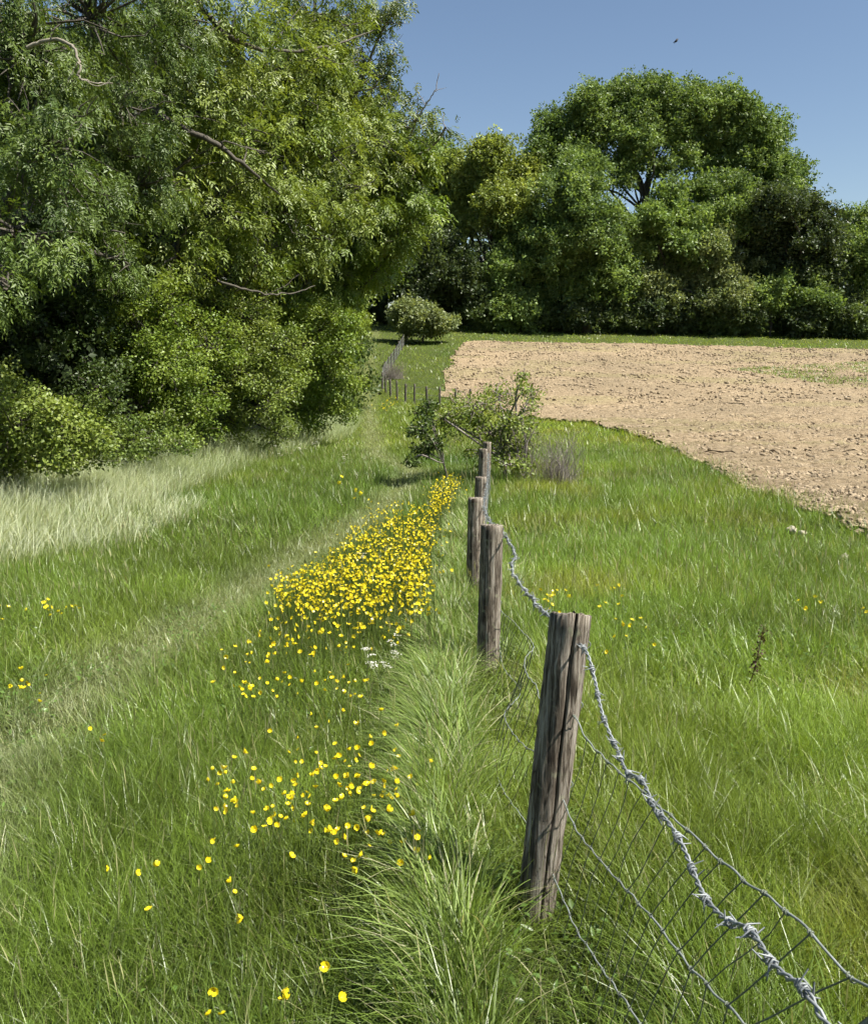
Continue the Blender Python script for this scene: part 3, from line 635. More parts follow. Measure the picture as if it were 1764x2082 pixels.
limb('dead_branch', 'pale hooked dead branch curling down at the upper left', [(60, 95, 12.2), (110, 78, 12.1), (150, 90, 12), (165, 130, 11.9), (155, 155, 11.9), (185, 168, 11.9), (230, 170, 12)], .026, .008, M['bark_pale'], 151, ((.5, [(135, 170, 11.9)]), (.15, [(110, 60, 12), (120, 45, 12)]), (.75, [(200, 175, 11.9), (240, 155, 12)])))
limb('bare_limb', 'long dark limb slanting down right through the sunlit tree', [(180, 140, 20), (290, 200, 19.4), (340, 245, 18.9), (420, 280, 18.8), (480, 320, 19), (520, 355, 19.6), (570, 395, 21)], .10, .02, M['bark'], 152, ((.35, [(400, 235, 18.7), (450, 250, 18.9)]), (.45, [(355, 270, 18.4), (375, 295, 18.4)]), (.6, [(450, 285, 18.7), (500, 300, 19.2), (560, 315, 20.8)]), (.75, [(500, 300, 19.4), (560, 310, 20.9)])))
limb('bare_limb', 'dark limb reaching right across the top of the left wood', [(350, -60, 19.5), (420, 30, 19.3), (470, 80, 19.6), (530, 100, 20.8), (620, 105, 22.4), (700, 85, 23.6), (760, 60, 25)], .075, .014, M['bark'], 153, ((.35, [(480, 20, 19.6), (520, -20, 20)]), (.2, [(360, 80, 18.4), (290, 95, 18)]), (.55, [(590, 40, 21.8), (640, -20, 22.5)]), (.7, [(690, 130, 23), (740, 120, 24.5)])))
limb('bare_limb', 'short bare limb above the centre hedge bush', [(440, 570, 20.2), (500, 588, 20.5), (545, 600, 20.9), (600, 595, 21.8), (640, 580, 22.5)], .035, .010, M['bark'], 154, ((.5, [(580, 580, 21), (610, 555, 21.6)]),))
limb('dead_twigs', 'grey bare twigs reaching into the sky beside the thin-topped tree', [(815, 330, 28.2), (835, 270, 27.6), (862, 215, 27.3), (885, 185, 27.2), (893, 150, 27.2)], .028, .010, M['twig'], 155, ((.55, [(850, 190, 27.3), (842, 165, 27.3)]), (.75, [(895, 180, 27.2), (908, 178, 27.2)]), (.3, [(800, 250, 27.5), (790, 180, 27.5), (800, 130, 27.5)]), (.4, [(860, 250, 27.3), (890, 240, 27.2)])))

# --- far wood
FM = ((.108, .170, .046), (.205, .285, .082)); FL_ = ((.170, .220, .046), (.270, .320, .080)); FD = ((.070, .105, .034), (.125, .170, .052)); FV = ((.045, .070, .026), (.085, .115, .042))
def ftree(name, label, L, Y, leaf, clump, per, cols, seed, tr=.4, fork=.4, bpx=None, dY=5, **kw):
    q = np.random.default_rng(seed); lb = lobes_px(L, Y, dY, q); bx = at(bpx if bpx else np.mean([l[0] for l in L]), 690, Y)[0]
    return tree(name, label, kw.pop('cat', 'tree'), (bx, Y), lb, .27, clump, per * .20, cols, seed, tr, fork=fork, sprig=.5, shell=.55, **kw)
ftree('ash_tree', 'tallest domed ash of the far wood with sky through its stems', [(1240, 215, 55), (1320, 205, 58), (1400, 215, 52), (1160, 265, 48), (1115, 315, 38), (1185, 310, 42), (1290, 260, 42), (1370, 255, 42), (1100, 345, 26), (1260, 190, 30), (1340, 190, 30), (1215, 250, 45), (1150, 320, 34), (1320, 275, 24), (1400, 280, 28), (1230, 270, 24), (1090, 300, 22), (1290, 325, 19), (1345, 340, 17), (1255, 330, 19), (1318, 305, 17), (1270, 365, 14), (1385, 325, 18), (1130, 250, 30), (1200, 210, 34)], 95, .52, 1.35, 15, FM, 201, .36, .55, 1320)
ftree('ash_tree', 'right-hand half of the tall far ash dome, sloping to the right', [(1470, 225, 46), (1520, 265, 46), (1555, 310, 42), (1590, 360, 38), (1450, 270, 44), (1500, 310, 40), (1535, 370, 36), (1430, 235, 40), (1600, 400, 30), (1420, 300, 30), (1560, 260, 26), (1615, 340, 20), (1470, 325, 24), (1500, 215, 30), (1570, 340, 36), (1440, 350, 14)], 96, .52, 1.35, 15, FM, 202, .34, .5, 1490)
ftree('lime_tree', 'tall rounded green tree left of the sky gap in the far wood', [(1180, 360, 52), (1150, 410, 56), (1240, 455, 46), (1200, 480, 70), (1130, 500, 52), (1265, 500, 46), (1185, 570, 62), (1250, 570, 52), (1130, 580, 48)], 88, .46, 1.2, 16, FM, 203, .45)
ftree('lime_tree', 'slim tree in the centre of the far wood below the sky gap', [(1362, 400, 28), (1375, 440, 42), (1345, 470, 48), (1395, 490, 46), (1320, 440, 34)], 90, .46, 1.1, 16, FM, 204, .4)
ftree('lime_tree', 'rounded green tree right of the sky gap in the far wood', [(1470, 385, 48), (1495, 440, 44), (1430, 400, 36), (1450, 460, 44), (1510, 400, 28)], 91, .46, 1.1, 16, FM, 205, .4)
ftree('sallow_tree', 'grey-green sallow spreading low in front of the far wood', [(1380, 545, 52), (1445, 525, 50), (1500, 560, 46), (1330, 585, 44), (1420, 590, 50), (1480, 610, 42), (1360, 620, 40)], 89, .42, 1.0, 17, GR, 206, .3)
ftree('holm_oak', 'dark dense tree on the right shoulder of the far wood', [(1590, 420, 46), (1645, 440, 44), (1570, 480, 52), (1630, 500, 56), (1590, 560, 56), (1655, 560, 46), (1545, 430, 34), (1675, 480, 30), (1680, 530, 28)], 89, .42, 1.1, 17, FV, 207, .45)
ftree('ash_tree', 'loose tree cut off by the right edge of the photo', [(1745, 440, 26), (1735, 480, 22), (1765, 500, 36), (1740, 550, 36), (1760, 600, 46), (1715, 610, 30), (1800, 480, 60)], 90, .42, 1.0, 14, FM, 208, .3)
ftree('oak_tree', 'lighter green tree left of the tall dome in the far wood', [(990, 325, 38), (1040, 365, 42), (950, 375, 44), (1000, 410, 50), (1060, 420, 42), (925, 340, 28), (1075, 350, 28), (940, 440, 46), (1010, 300, 20)], 92, .46, 1.2, 16, FL_, 209, .4)
ftree('hazel_tree', 'front leafy tree with lit right side left of the far wood centre', [(1045, 475, 44), (1075, 530, 46), (1030, 550, 46), (1085, 590, 42), (1045, 615, 44), (1110, 620, 24), (1060, 645, 34)], 89, .42, 1.0, 17, FM, 210, .3)
ftree('holly_tree', 'dark tree behind the pale round bush', [(880, 500, 46), (925, 550, 48), (860, 560, 44), (830, 520, 38), (960, 590, 42), (905, 605, 40), (800, 560, 40), (780, 520, 46)], 89, .44, 1.2, 14, FV, 211, .4)
ftree('oak_tree', 'green tree top showing behind the yellow-green edge tree', [(900, 330, 42), (880, 390, 50), (910, 430, 44), (860, 330, 40), (850, 450, 50)], 97, .5, 1.3, 12, FM, 212, .4)
SH = [(985, 640, 28, FD, 'first'), (1040, 650, 24, FV, 'second'), (1120, 645, 28, FD, 'third'), (1180, 645, 30, FV, 'fourth'), (1245, 645, 30, FD, 'fifth'), (1300, 645, 32, FV, 'sixth'), (1350, 655, 28, FV, 'seventh'), (1400, 652, 30, FV, 'eighth'), (1455, 655, 28, FD, 'ninth'),
      (1510, 650, 32, FV, 'tenth'), (1560, 610, 34, FM, 'eleventh'), (1620, 655, 32, FV, 'twelfth'), (1650, 610, 36, FM, 'thirteenth'), (1700, 650, 38, FV, 'fourteenth'), (1755, 655, 36, FD, 'fifteenth')]
for i, (px, py, rad, cols, o_) in enumerate(SH):
    ftree('hedgerow_shrub', f'{o_} shrub from the left in the row at the foot of the far wood', [(px, py - 2, rad), (px + 18, py - 26, rad * .7), (px - 22, py, rad * .8), (px + 25, py + 4, rad * .7)], 88, .38, .85, 15, cols, 230 + i, .12, .3, cat='shrub', group='shrubs along the foot of the far wood', twigs=False, dY=2)
ftree('elder_bush', 'pale green rounded bush standing alone at the end of the far fence', [(815, 645, 22), (838, 632, 24), (865, 634, 24), (890, 648, 20), (912, 655, 14), (850, 656, 24), (825, 662, 18), (880, 664, 18)], 78, .26, .6, 34, GR, 260, .12, .3, cat='bush', dY=3)
# the wood goes on behind, its deep shade put into the leaf colour
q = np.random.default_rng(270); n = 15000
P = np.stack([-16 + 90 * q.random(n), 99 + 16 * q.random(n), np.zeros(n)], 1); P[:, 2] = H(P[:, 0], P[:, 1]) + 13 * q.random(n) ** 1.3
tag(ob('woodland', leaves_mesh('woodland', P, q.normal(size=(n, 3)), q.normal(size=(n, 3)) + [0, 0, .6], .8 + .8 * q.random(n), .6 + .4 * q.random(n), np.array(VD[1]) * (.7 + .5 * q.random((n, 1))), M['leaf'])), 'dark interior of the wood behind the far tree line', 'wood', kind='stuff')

# --- bushes on the fence line
bush('wild_rose_bush', 'scrubby bush growing through the fence behind the sixth post', 'bush', (1.5, 17.2), [(960, 830, 52), (1010, 800, 40), (1050, 850, 50), (1000, 880, 52), (920, 860, 42), (1060, 910, 38), (1075, 810, 26), (1040, 950, 36), (900, 850, 30), (1064, 770, 9), (1064, 790, 8), (985, 920, 40), (1050, 920, 40), (1070, 960, 26), (930, 830, 34)], 17, .06, .19, 120, LT, 281, .05, dY=1.6, bark='twig')
bush('wild_rose_bush', 'low arching dark-leaved spray left of the scrubby fence bush', 'bush', (.3, 16.8), [(870, 840, 22), (860, 875, 26), (880, 900, 24), (858, 915, 14), (840, 938, 7), (870, 825, 12)], 16.2, .06, .16, 330, DK, 282, .025, dY=.8, bark='twig')
def twig_bush(name, label, c, rad, hgt, n, seed, thick=.006):
    q = np.random.default_rng(seed); base = np.array([c[0], c[1], float(H(c[0], c[1]))]); root = empty(name, base, label, 'bush')
    T = Tubes()
    for i in range(n):
        a = q.random() * 6.28; rr = rad * q.random() ** .5; e = base + [math.cos(a) * rr, math.sin(a) * rr, hgt * (.25 + .75 * q.random())]
        s = base + [.35 * rad * q.normal(), .35 * rad * q.normal(), .0]
        T.add(wander(s, e, 6, .10, q), np.linspace(thick, thick * .35, 6), 3)
    tag(ob('twigs', T.mesh('twigs', M['twig'], org=base), root), kind='stuff')
    T = Tubes()
    for i in range(4): T.add(wander(base - [0, 0, .05], base + [rad * .3 * q.normal(), rad * .3 * q.normal(), hgt * .5], 5, .08, q), np.linspace(thick * 2.5, thick, 5), 5)
    ob('stems', T.mesh('stems', M['twig'], org=base), root)
    return root
g = ground(1135, 985)
twig_bush('bare_twig_bush', 'grey leafless twiggy scrub right of the fence bush', g, .55, 1.1, 230, 291, .005)
twig_bush('bare_twig_bush', 'thin bare shoots standing up out of the fence bush', (1.75, 17.0), .55, 2.35, 40, 292, .007)
twig_bush('bare_twig_bush', 'small grey twig clump on the far fence bend', (-2.6, 55.5), 1.0, 1.1, 200, 293, .011)

# ------------------------------------------------------------------ the fence
def post_mesh(name, r0, r1, hgt, seed, split=None, rings=44, seg=56, lean=(0, 0), topcut=0.0, knots=3):
    q = np.random.default_rng(seed)
    a = np.linspace(0, 2 * np.pi, seg, endpoint=False)
    if split is not None:                      # gather edges around the crack
        off = np.concatenate([np.linspace(-np.pi, -.16, seg // 2 - 5, endpoint=False), [-.11, -.055, -.02, 0.0, .02, .055, .11], np.linspace(.16, np.pi, seg - (seg // 2 - 5) - 7, endpoint=False)]); a = off
    V = np.zeros((rings, len(a), 3)); ph = q.random(6) * 6.28
    kn = [(q.random() * 6.28, hgt * (.15 + .75 * q.random())) for _ in range(knots)]
    for i in range(rings):
        t = i / (rings - 1); z = -.25 + (hgt + .25) * t; tz = max(0, z / hgt)
        sp = (split if split is not None else 0) + .05 * math.sin(z * 7 + ph[5]) + .03 * math.sin(z * 19)
        rad = (r0 + (r1 - r0) * tz) * (1 + .025 * np.sin(2 * a + ph[0] + z) + .015 * np.sin(3 * a + ph[1] + 2 * z) + .012 * np.sin(9 * a + ph[2] + 3 * z) + .008 * math.sin(z * 11 + ph[3]))
        rad = rad + .0012 * q.normal(size=len(a))
        for ka, kz in kn:
            da = np.angle(np.exp(1j * (a - ka))); rad = rad + .006 * np.exp(-(da / .35) ** 2 - ((z - kz) / .03) ** 2)
        ang = a
        if split is not None:
            ang = a + sp; depth = np.clip(1 - np.abs(a) / .07, 0, 1) * (.030 * (.55 + .45 * tz)) * np.clip((z + .02) / .12, .2, 1)
            rad = rad - depth
        V[i, :, 0] = rad * np.cos(ang) + lean[0] * z; V[i, :, 1] = rad * np.sin(ang) + lean[1] * z
        V[i, :, 2] = z + (-topcut * (np.sin(ang) + .25 * np.cos(ang)) + .002 * q.normal(size=len(a)) if i == rings - 1 else 0)
    m = len(a); idn = np.arange(rings * m).reshape(rings, m)
    F = np.stack([idn[:-1], np.roll(idn, -1, 1)[:-1], np.roll(idn, -1, 1)[1:], idn[1:]], -1).reshape(-1, 4)
    # end grain: shrinking rings, sawn face slightly rough
    V = V.reshape(-1, 3); last = idn[-1]; c = V[last].mean(0)
    prev = last
    for f, dz in ((.94, .003), (.6, .002), (.25, .0015), (.02, .001)):
        ring = c + (V[last] - c) * f; ring[:, 2] += dz + .0015 * q.normal(size=m); ids = np.arange(len(V), len(V) + m); V = np.concatenate([V, ring])
        F = np.concatenate([F, np.stack([prev, np.roll(prev, -1), np.roll(ids, -1), ids], -1)]); prev = ids
    return npmesh(name, V, F, M['post'], None, True)
POSTS = []   # (base xyz, lean)
near = [(2.42, (.326, -.18), (.41, .84), .060, .060, 2.15 - 2 * math.pi + 2.45, 'nearest fence post, thick leaning wooden round with a long dark split'),
        (5.0, (.334, -.41), (.352, .545), .069, .067, None, 'second fence post, upright grey wooden round with barbed wire at its top'),
        (7.5, (.366, -.67), (.376, .243), .070, .068, None, 'third fence post, mostly hidden behind the left of the second post'),
        (10.0, (.55, -.86), (.562, .032), .068, .066, None, 'fourth fence post, showing just above and behind the third'),
        (12.4, (.72, -.95), (.734, .063), .075, .072, None, 'fifth fence post, pale grey and split-grained above the fourth'),
        (15.0, (.94, -1.1), (.95, -.145), .075, .072, None, 'sixth fence post, dark stub topping the receding row by the bush'),
        (-.35, (.66, .1), (.68, 1.1), .06, .058, None, '')]
for i, (y, b, t, r0, r1, sp, lab) in enumerate(near):
    if not lab: continue
    hgt = t[1] - b[1]; lean = ((t[0] - b[0]) / hgt, 0)
    z0 = b[1]
    o = ob('fence_post', post_mesh('fence_post', r0, r1, hgt, 300 + i, split=(-1.42 if i == 0 else None), lean=lean, topcut=(.021, .008, .004, .004, .004, .004)[i], knots=5), None, (b[0], y, z0))
    tag(o, lab, 'fence post', 'round wooden posts of the near fence')
    POSTS.append((np.array([b[0], y, z0]), lean, hgt, r1))
# far posts: the dark row past the bush, then the pale run up to the bush at the wood
ORD = ['first', 'second', 'third', 'fourth', 'fifth', 'sixth', 'seventh', 'eighth', 'ninth', 'tenth', 'eleventh', 'twelfth']
pm = post_mesh('far_post', .062, .06, 1.0, 340, rings=8, seg=12, knots=0); pm2 = post_mesh('far_post_slim', .055, .05, 1.06, 341, rings=8, seg=12, knots=0)
farpx = [(954, 834), (926, 829), (894, 828), (868, 824), (842, 821), (824, 818), (807, 813), (794, 807), (784, 800), (777, 791)]
FAR = []
for pm_ in (pm, pm2): pm_.materials[0] = M['post_dark']
for i, (px, py) in enumerate(farpx):
    g = ground(px, py); o = ob('fence_post', pm if i % 2 else pm2, None, tuple(g)); o.rotation_euler = (R(random.uniform(-2, 2)), R(random.uniform(-2.5, 2.5)), random.random() * 6)
    tag(o, f'{ORD[i]} from the right of the small dark posts beyond the fence bush', 'fence post', 'small posts of the far fence'); FAR.append(g)
for i, (px, py) in enumerate([(779, 774), (784, 766), (789, 757), (795, 748), (801, 739), (806, 730), (811, 721), (816, 712), (820, 704), (825, 696), (829, 689)]):
    g = ground(px, py); o = ob('fence_post', pm if i % 2 else pm2, None, tuple(g)); o.rotation_euler = (R(random.uniform(-2, 2)), R(random.uniform(-2.5, 2.5)), random.random() * 6)
    tag(o, f'{ORD[i]} post up the slope from the far fence bend', 'fence post', 'posts climbing to the pale round bush'); FAR.append(g)

def spline(P, n):
    P = np.asarray(P, float); d = np.r_[0, np.cumsum(np.linalg.norm(np.diff(P, axis=0), axis=1))]; m = len(P)
    T = np.gradient(P, d, axis=0); u = np.linspace(0, d[-1], n); k = np.clip(np.searchsorted(d, u, 'right') - 1, 0, m - 2)
    h = (d[k + 1] - d[k])[:, None]; t = ((u - d[k])[:, None]) / h
    return (2 * t ** 3 - 3 * t ** 2 + 1) * P[k] + (t ** 3 - 2 * t ** 2 + t) * h * T[k] + (-2 * t ** 3 + 3 * t ** 2) * P[k + 1] + (t ** 3 - t ** 2) * h * T[k + 1], u
# barbed wire: from the corner of the view past the first posts
def xs_(pts, x0, x1):
    n = len(pts); return [atx(px, py, x0 + (x1 - x0) * i / (n - 1)) for i, (px, py) in enumerate(pts)]
B01 = xs_([(1196, 1340), (1204, 1372), (1217, 1420), (1232, 1470), (1248, 1520), (1276, 1565), (1300, 1592), (1331, 1640), (1364, 1685), (1384, 1720), (1404, 1765), (1426, 1812), (1470, 1862), (1536, 1912), (1592, 1972), (1640, 2028), (1664, 2075)], .437, .475)
B01 += [np.array([.49, .75, .97]), np.array([.55, .35, 1.0]), np.array([.62, -.25, 1.04])]
B12 = [at(px, py, y) for px, py, y in ((1025, 1088, 5.0), (1040, 1112, 4.65), (1047, 1132, 4.4), (1039, 1150, 4.15), (1044, 1168, 3.95), (1057, 1188, 3.7), (1074, 1208, 3.4), (1097, 1237, 3.05), (1119, 1256, 2.8), (1150, 1290, 2.58))]
B2x = [np.array([fence_x(y) + .085, y, z]) for y, z in ((12.4, .0), (10, -.03), (8.8, .05), (7.5, .17), (6.3, .27))]
Bw = np.array(B2x + B12 + B01)
BP, Bu = spline(Bw, 1500)
q = np.random.default_rng(401)
tw = Bu * 2 * np.pi / .046
T_ = nrm(np.gradient(BP, axis=0)); U_ = nrm(np.cross(T_, [0, 0, 1.])); W_ = np.cross(U_, T_)
BP = BP + U_ * (.004 * np.sin(Bu * 23 + 1))[:, None] + W_ * (.004 * np.sin(Bu * 31))[:, None]
barbed = empty('barbed_wire', tuple(BP[750]), 'slack twisted barbed wire strung along the field side of the near posts', 'barbed wire')
b0 = BP[750]
for s_ in (0, np.pi):
    T = Tubes(); T.add(BP + (U_ * np.cos(tw + s_)[:, None] + W_ * np.sin(tw + s_)[:, None]) * .0034, .0024, 5); ob('strand', T.mesh('strand', M['barb'], org=b0), barbed)
def barb_mesh(seed):
    q = np.random.default_rng(seed); T = Tubes()
    for k in range(2):
        a0 = q.random() * 6.28; turns = 1.6; n = 9; t = np.linspace(0, 1, n); an = a0 + t * turns * 6.28
        core = np.stack([(t - .5) * .014 + (k - .5) * .009, .0072 * np.cos(an), .0072 * np.sin(an)], 1)
        e0 = core[0] + np.array([q.normal() * .003, 0, 0]) + .021 * (.8 + .4 * q.random()) * np.array([0, -np.sin(an[0]) * -1, np.cos(an[0]) * -1]) * 1.0
        e1 = core[-1] + np.array([q.normal() * .003, 0, 0]) + .021 * (.8 + .4 * q.random()) * np.array([0, -np.sin(an[-1]), np.cos(an[-1])])
        P = np.concatenate([[e0], core, [e1]]); T.add(P, np.r_[.0009, np.full(n, .0019), .0009], 4)
    return T.mesh('barb', M['barb'])
bms = [barb_mesh(410 + i) for i in range(5)]
s = .03; far_b = Tubes(); kb = 0
ln = Bu[-1]
while s < ln - .05:
    i = int(np.searchsorted(Bu, s)); i = min(i, 1499); p = BP[i]; t = T_[i]
    rot = Vector(t).to_track_quat('X', 'Z'); roll = q.random() * 6.28
    if p[1] < 5.1:
        o = ob('barb', bms[kb % 5], barbed, tuple(p - b0)); o.rotation_mode = 'QUATERNION'
        from mathutils import Quaternion
        o.rotation_quaternion = rot @ Quaternion((1, 0, 0), roll); kb += 1
    else:
        d1 = U_[i] * np.cos(roll) + W_[i] * np.sin(roll); d2 = -U_[i] * np.sin(roll) + W_[i] * np.cos(roll)
        far_b.add([p - d1 * .024, p, p + d1 * .024], .0026, 3); far_b.add([p - d2 * .024, p + .003, p + d2 * .024], .0026, 3)
    s += .075 + .03 * q.random()
tag(ob('small_barbs', far_b.mesh('small_barbs', M['barb'], org=b0), barbed), kind='stuff')

# stock netting: three line wires and slanting stays, knotted where they cross
L1 = xs_([(1176, 1470), (1188, 1497), (1201, 1514), (1225, 1538), (1248, 1560), (1276, 1585), (1305, 1607), (1340, 1640), (1373, 1668), (1409, 1698), (1445, 1734), (1484, 1766), (1533, 1805), (1584, 1841), (1636, 1885), (1682, 1938), (1728, 1986), (1764, 2006)], .425, .565) + [np.array([.60, .7, .80]), np.array([.64, -.3, .86])]
L2 = xs_([(1160, 1665), (1175, 1694), (1194, 1718), (1217, 1746), (1243, 1777), (1276, 1812), (1307, 1847), (1337, 1880), (1366, 1921), (1395, 1957), (1434, 2001), (1477, 2044), (1512, 2082)], .405, .47) + [np.array([.52, .9, .50]), np.array([.60, -.2, .56])]
L3 = xs_([(1147, 1834), (1160, 1866), (1175, 1898), (1197, 1929), (1221, 1968), (1252, 2010), (1280, 2050), (1300, 2082)], .385, .42) + [np.array([.46, 1.2, .2]), np.array([.52, .5, .26]), np.array([.58, -.1, .3])]
L1b = [at(px, py, y) for px, py, y in ((1020, 1244, 4.95), (1043, 1263, 4.5), (1059, 1282, 4.2), (1080, 1304, 3.85), (1085, 1315, 3.7), (1068, 1338, 3.4), (1067, 1360, 3.2), (1074, 1377, 3.05), (1091, 1397, 2.85), (1097, 1422, 2.72), (1140, 1450, 2.52))]
L2b = [np.array([fence_x(y) + dx, y, z]) for y, dx, z in ((4.95, .07, -.2), (4.4, .05, -.13), (3.9, .09, -.05), (3.4, -.03, .06), (2.9, -.0, .17), (2.6, .05, .26))]
L3b = [np.array([fence_x(y) + dx, y, z]) for y, dx, z in ((4.95, .06, -.38), (4.2, -.02, -.31), (3.6, -.06, -.22), (3.1, -.06, -.12), (2.7, .0, -.04))]
def rest(dz): return [np.array([fence_x(y) + .08, y, float(np.interp(y, [5, 7.5, 10, 12.4, 15], [-.41, -.67, -.86, -.95, -1.1])) + dz + .03 * math.sin(y * 1.9)]) for y in (15, 13.7, 12.4, 11.2, 10, 8.8, 7.5, 6.8, 6.1)]
lines = [np.array(rest(.50) + L1b + L1), np.array(rest(.25) + L2b + L2), np.array(rest(.05) + L3b + L3)]
net = empty('wire_netting', tuple(lines[0][20]), 'sagging galvanised stock netting below the barbed wire on the near posts', 'wire netting')
n0 = lines[0][20]
LP = []
for Lw in lines:
    P, u = spline(Lw, 900); ph = q.random() * 6
    P = P + np.stack([.0015 * np.sin(u * 61 + ph), np.zeros(900), .002 * np.sin(u * 47 + ph)], 1); LP.append((P, u))
    T = Tubes(); T.add(P, np.clip(.0019 + .0001 * (5 - P[:, 1]), .0019, .0022), 5); ob('line_wire', T.mesh('line_wire', M['wire'], org=n0), net)
def by_y(k, y):
    P, u = LP[k]; return P[int(np.argmin(np.abs(P[:, 1] - y) + 0 * u))]
farst = Tubes()
# stays start where the photo's top line is knotted and lean away from the camera downwards
y = -.2; ys_ = []
while y < 14.6:
    ys_.append(y); y += .070 + .045 * min(1, max(0, (y - 1.2) / 1.2))
def coil(T, p, t, rr):
    t = nrm(t); a = nrm(np.cross(t, [0.3, .2, 1.])); b = np.cross(t, a); k = np.linspace(0, 1, 12); an = k * 4 * np.pi
    T.add(p + (k - .5)[:, None] * t * .016 + rr * (a * np.cos(an)[:, None] + b * np.sin(an)[:, None]), .0016, 4)
for y in ys_:
    sl = .10 if y < 2.5 else .18
    p1 = by_y(0, y); p2 = by_y(1, y + sl); p3 = by_y(2, y + 2 * sl); p4 = p3 + (p3 - p2) * .75; p4[2] = max(p4[2], float(H(p4[0], p4[1])) - .02)
    if y < 5.2:
        T = Tubes(); P = np.concatenate([wander(p1, p2, 5, .012, q)[:-1], wander(p2, p3, 5, .012, q)[:-1], wander(p3, p4, 4, .015, q)])
        T.add(P, .0013 + .0006 * min(1, max(0, y - 2.3)), 4)
        for p, k_ in ((p1, 0), (p2, 1), (p3, 2)):
            if y < 3.4: coil(T, p, LP[k_][0][np.argmin(np.abs(LP[k_][0][:, 1] - p[1])) - 3] - p if True else None, .0034)
        ob('stay_wire', T.mesh('stay_wire', M['stay'], org=n0), net)
    else: farst.add(np.stack([p1, p2, p3, p4]), .002, 3)
tag(ob('far_stays', farst.mesh('far_stays', M['wire'], org=n0), net), kind='stuff')
# staples
POST_OBS = [o for o in bpy.data.objects if o.name.startswith('fence_post')][:2]
for pi, po in enumerate(POST_OBS):
    b, lean, hgt, r1 = POSTS[pi]
    for wz in ((.75, .555, .29) if pi == 0 else (.49, .06, -.2)):
        zl = wz - b[2]; c = np.array([lean[0] * zl + r1 * .93, -.012, zl]); k = np.linspace(0, np.pi, 9)
        T = Tubes(); T.add(c + np.stack([.016 * np.sin(k) - .004, .0 * k, .013 * np.cos(k)], 1), .0019, 5); ob('staple', T.mesh('staple', M['wire']), po)
# far netting
fn = empty('wire_netting', tuple(FAR[5]), 'faint pale netting on the far posts climbing to the wood', 'wire netting'); F_ = np.array(FAR)
for k, dz in enumerate((.9, .55, .25)):
    T = Tubes(); T.add(F_ + [0, 0, dz], .009, 3); ob('line_wire', T.mesh('line_wire', M['wire'], org=FAR[5]), fn)
T = Tubes()
for a, b in zip(F_[9:-1], F_[10:]):
    for f in np.linspace(0, 1, 9)[:-1]:
        p = a + (b - a) * f; T.add([p + [0, 0, .02], p + [0, 0, .5], p + [0, 0, .9]], .007, 3)
tag(ob('far_stays', T.mesh('far_stays', M['wire'], org=FAR[5]), fn), kind='stuff')

# ------------------------------------------------------------------ buttercups
q = np.random.default_rng(501)
def in_region(poly, n, soft=4):
    poly = np.array(poly, float); out = []
    lo, hi = poly.min(0), poly.max(0)
    while len(out) < n:
        p = lo + (hi - lo) * q.random((n * 2, 2)); k = in_poly(p[:, 0], p[:, 1], [tuple(v) for v in poly]); out += list(p[k])
    return [tuple(np.array(p) + q.normal(size=2) * soft * (1 + 1.5 * (q.random() < .2))) for p in out[:n]]
box = lambda a, b, c, d: [(a, b), (c, b), (c, d), (a, d)]
REG = [
 ('d', in_region([(590, 1165), (650, 1145), (705, 1095), (760, 1045), (800, 1022), (870, 1035), (888, 1062), (880, 1110), (868, 1170), (885, 1240), (830, 1265), (760, 1255), (690, 1262), (600, 1240), (545, 1200)], 2500, 8)),
 ('d', in_region([(870, 1012), (905, 965), (932, 975), (918, 1012), (880, 1052)], 360, 6)),
 ('e', in_region([(470, 1320), (560, 1225), (690, 1260), (720, 1330), (600, 1350), (480, 1360)], 60, 12)), ('e', in_region([(560, 1235), (700, 1255), (850, 1260), (860, 1290), (760, 1300), (640, 1300), (540, 1275)], 80, 12)),
 ('m', in_region(box(470, 1385, 720, 1425), 26)), ('m', in_region(box(640, 1370, 720, 1400), 10)),
 ('l', in_region([(410, 1570), (520, 1520), (640, 1440), (700, 1470), (800, 1500), (860, 1560), (840, 1640), (640, 1700), (440, 1640)], 105, 16)),
 ('l', in_region(box(520, 1590, 640, 1690), 22)), ('l', in_region(box(720, 1590, 830, 1640), 14)), ('l', in_region([(660, 1680), (870, 1700), (820, 1780), (700, 1750)], 22)),
 ('n', [(222, 1768), (228, 1780), (290, 1800), (320, 1762), (385, 1755), (402, 1762), (432, 1715), (437, 1735), (470, 1708), (452, 1795), (455, 1812), (597, 1742), (494, 1866), (515, 1958)]),
 ('b', [(660, 2000), (575, 2040), (590, 2058), (604, 2066), (540, 2062), (430, 2078), (478, 2080)]),
 ('w', in_region(box(80, 1205, 185, 1262), 14)), ('w', in_region(box(0, 1230, 60, 1280), 5)), ('w', in_region(box(0, 1380, 85, 1432), 12)), ('w', [(196, 1502), (202, 1508), (225, 1490)]),
 ('r', in_region(box(1095, 1195, 1165, 1242), 16)), ('r', in_region(box(1210, 1185, 1268, 1240), 9)), ('r', in_region(box(1255, 1255, 1305, 1330), 12)), ('r', in_region(box(1625, 1215, 1675, 1235), 5)), ('r', [(1755, 1238), (1762, 1245)]),
 ('f', in_region([(758, 832), (775, 818), (806, 812), (800, 828)], 30)),
 ('h', in_region(box(640, 960, 750, 1010), 5)),
]
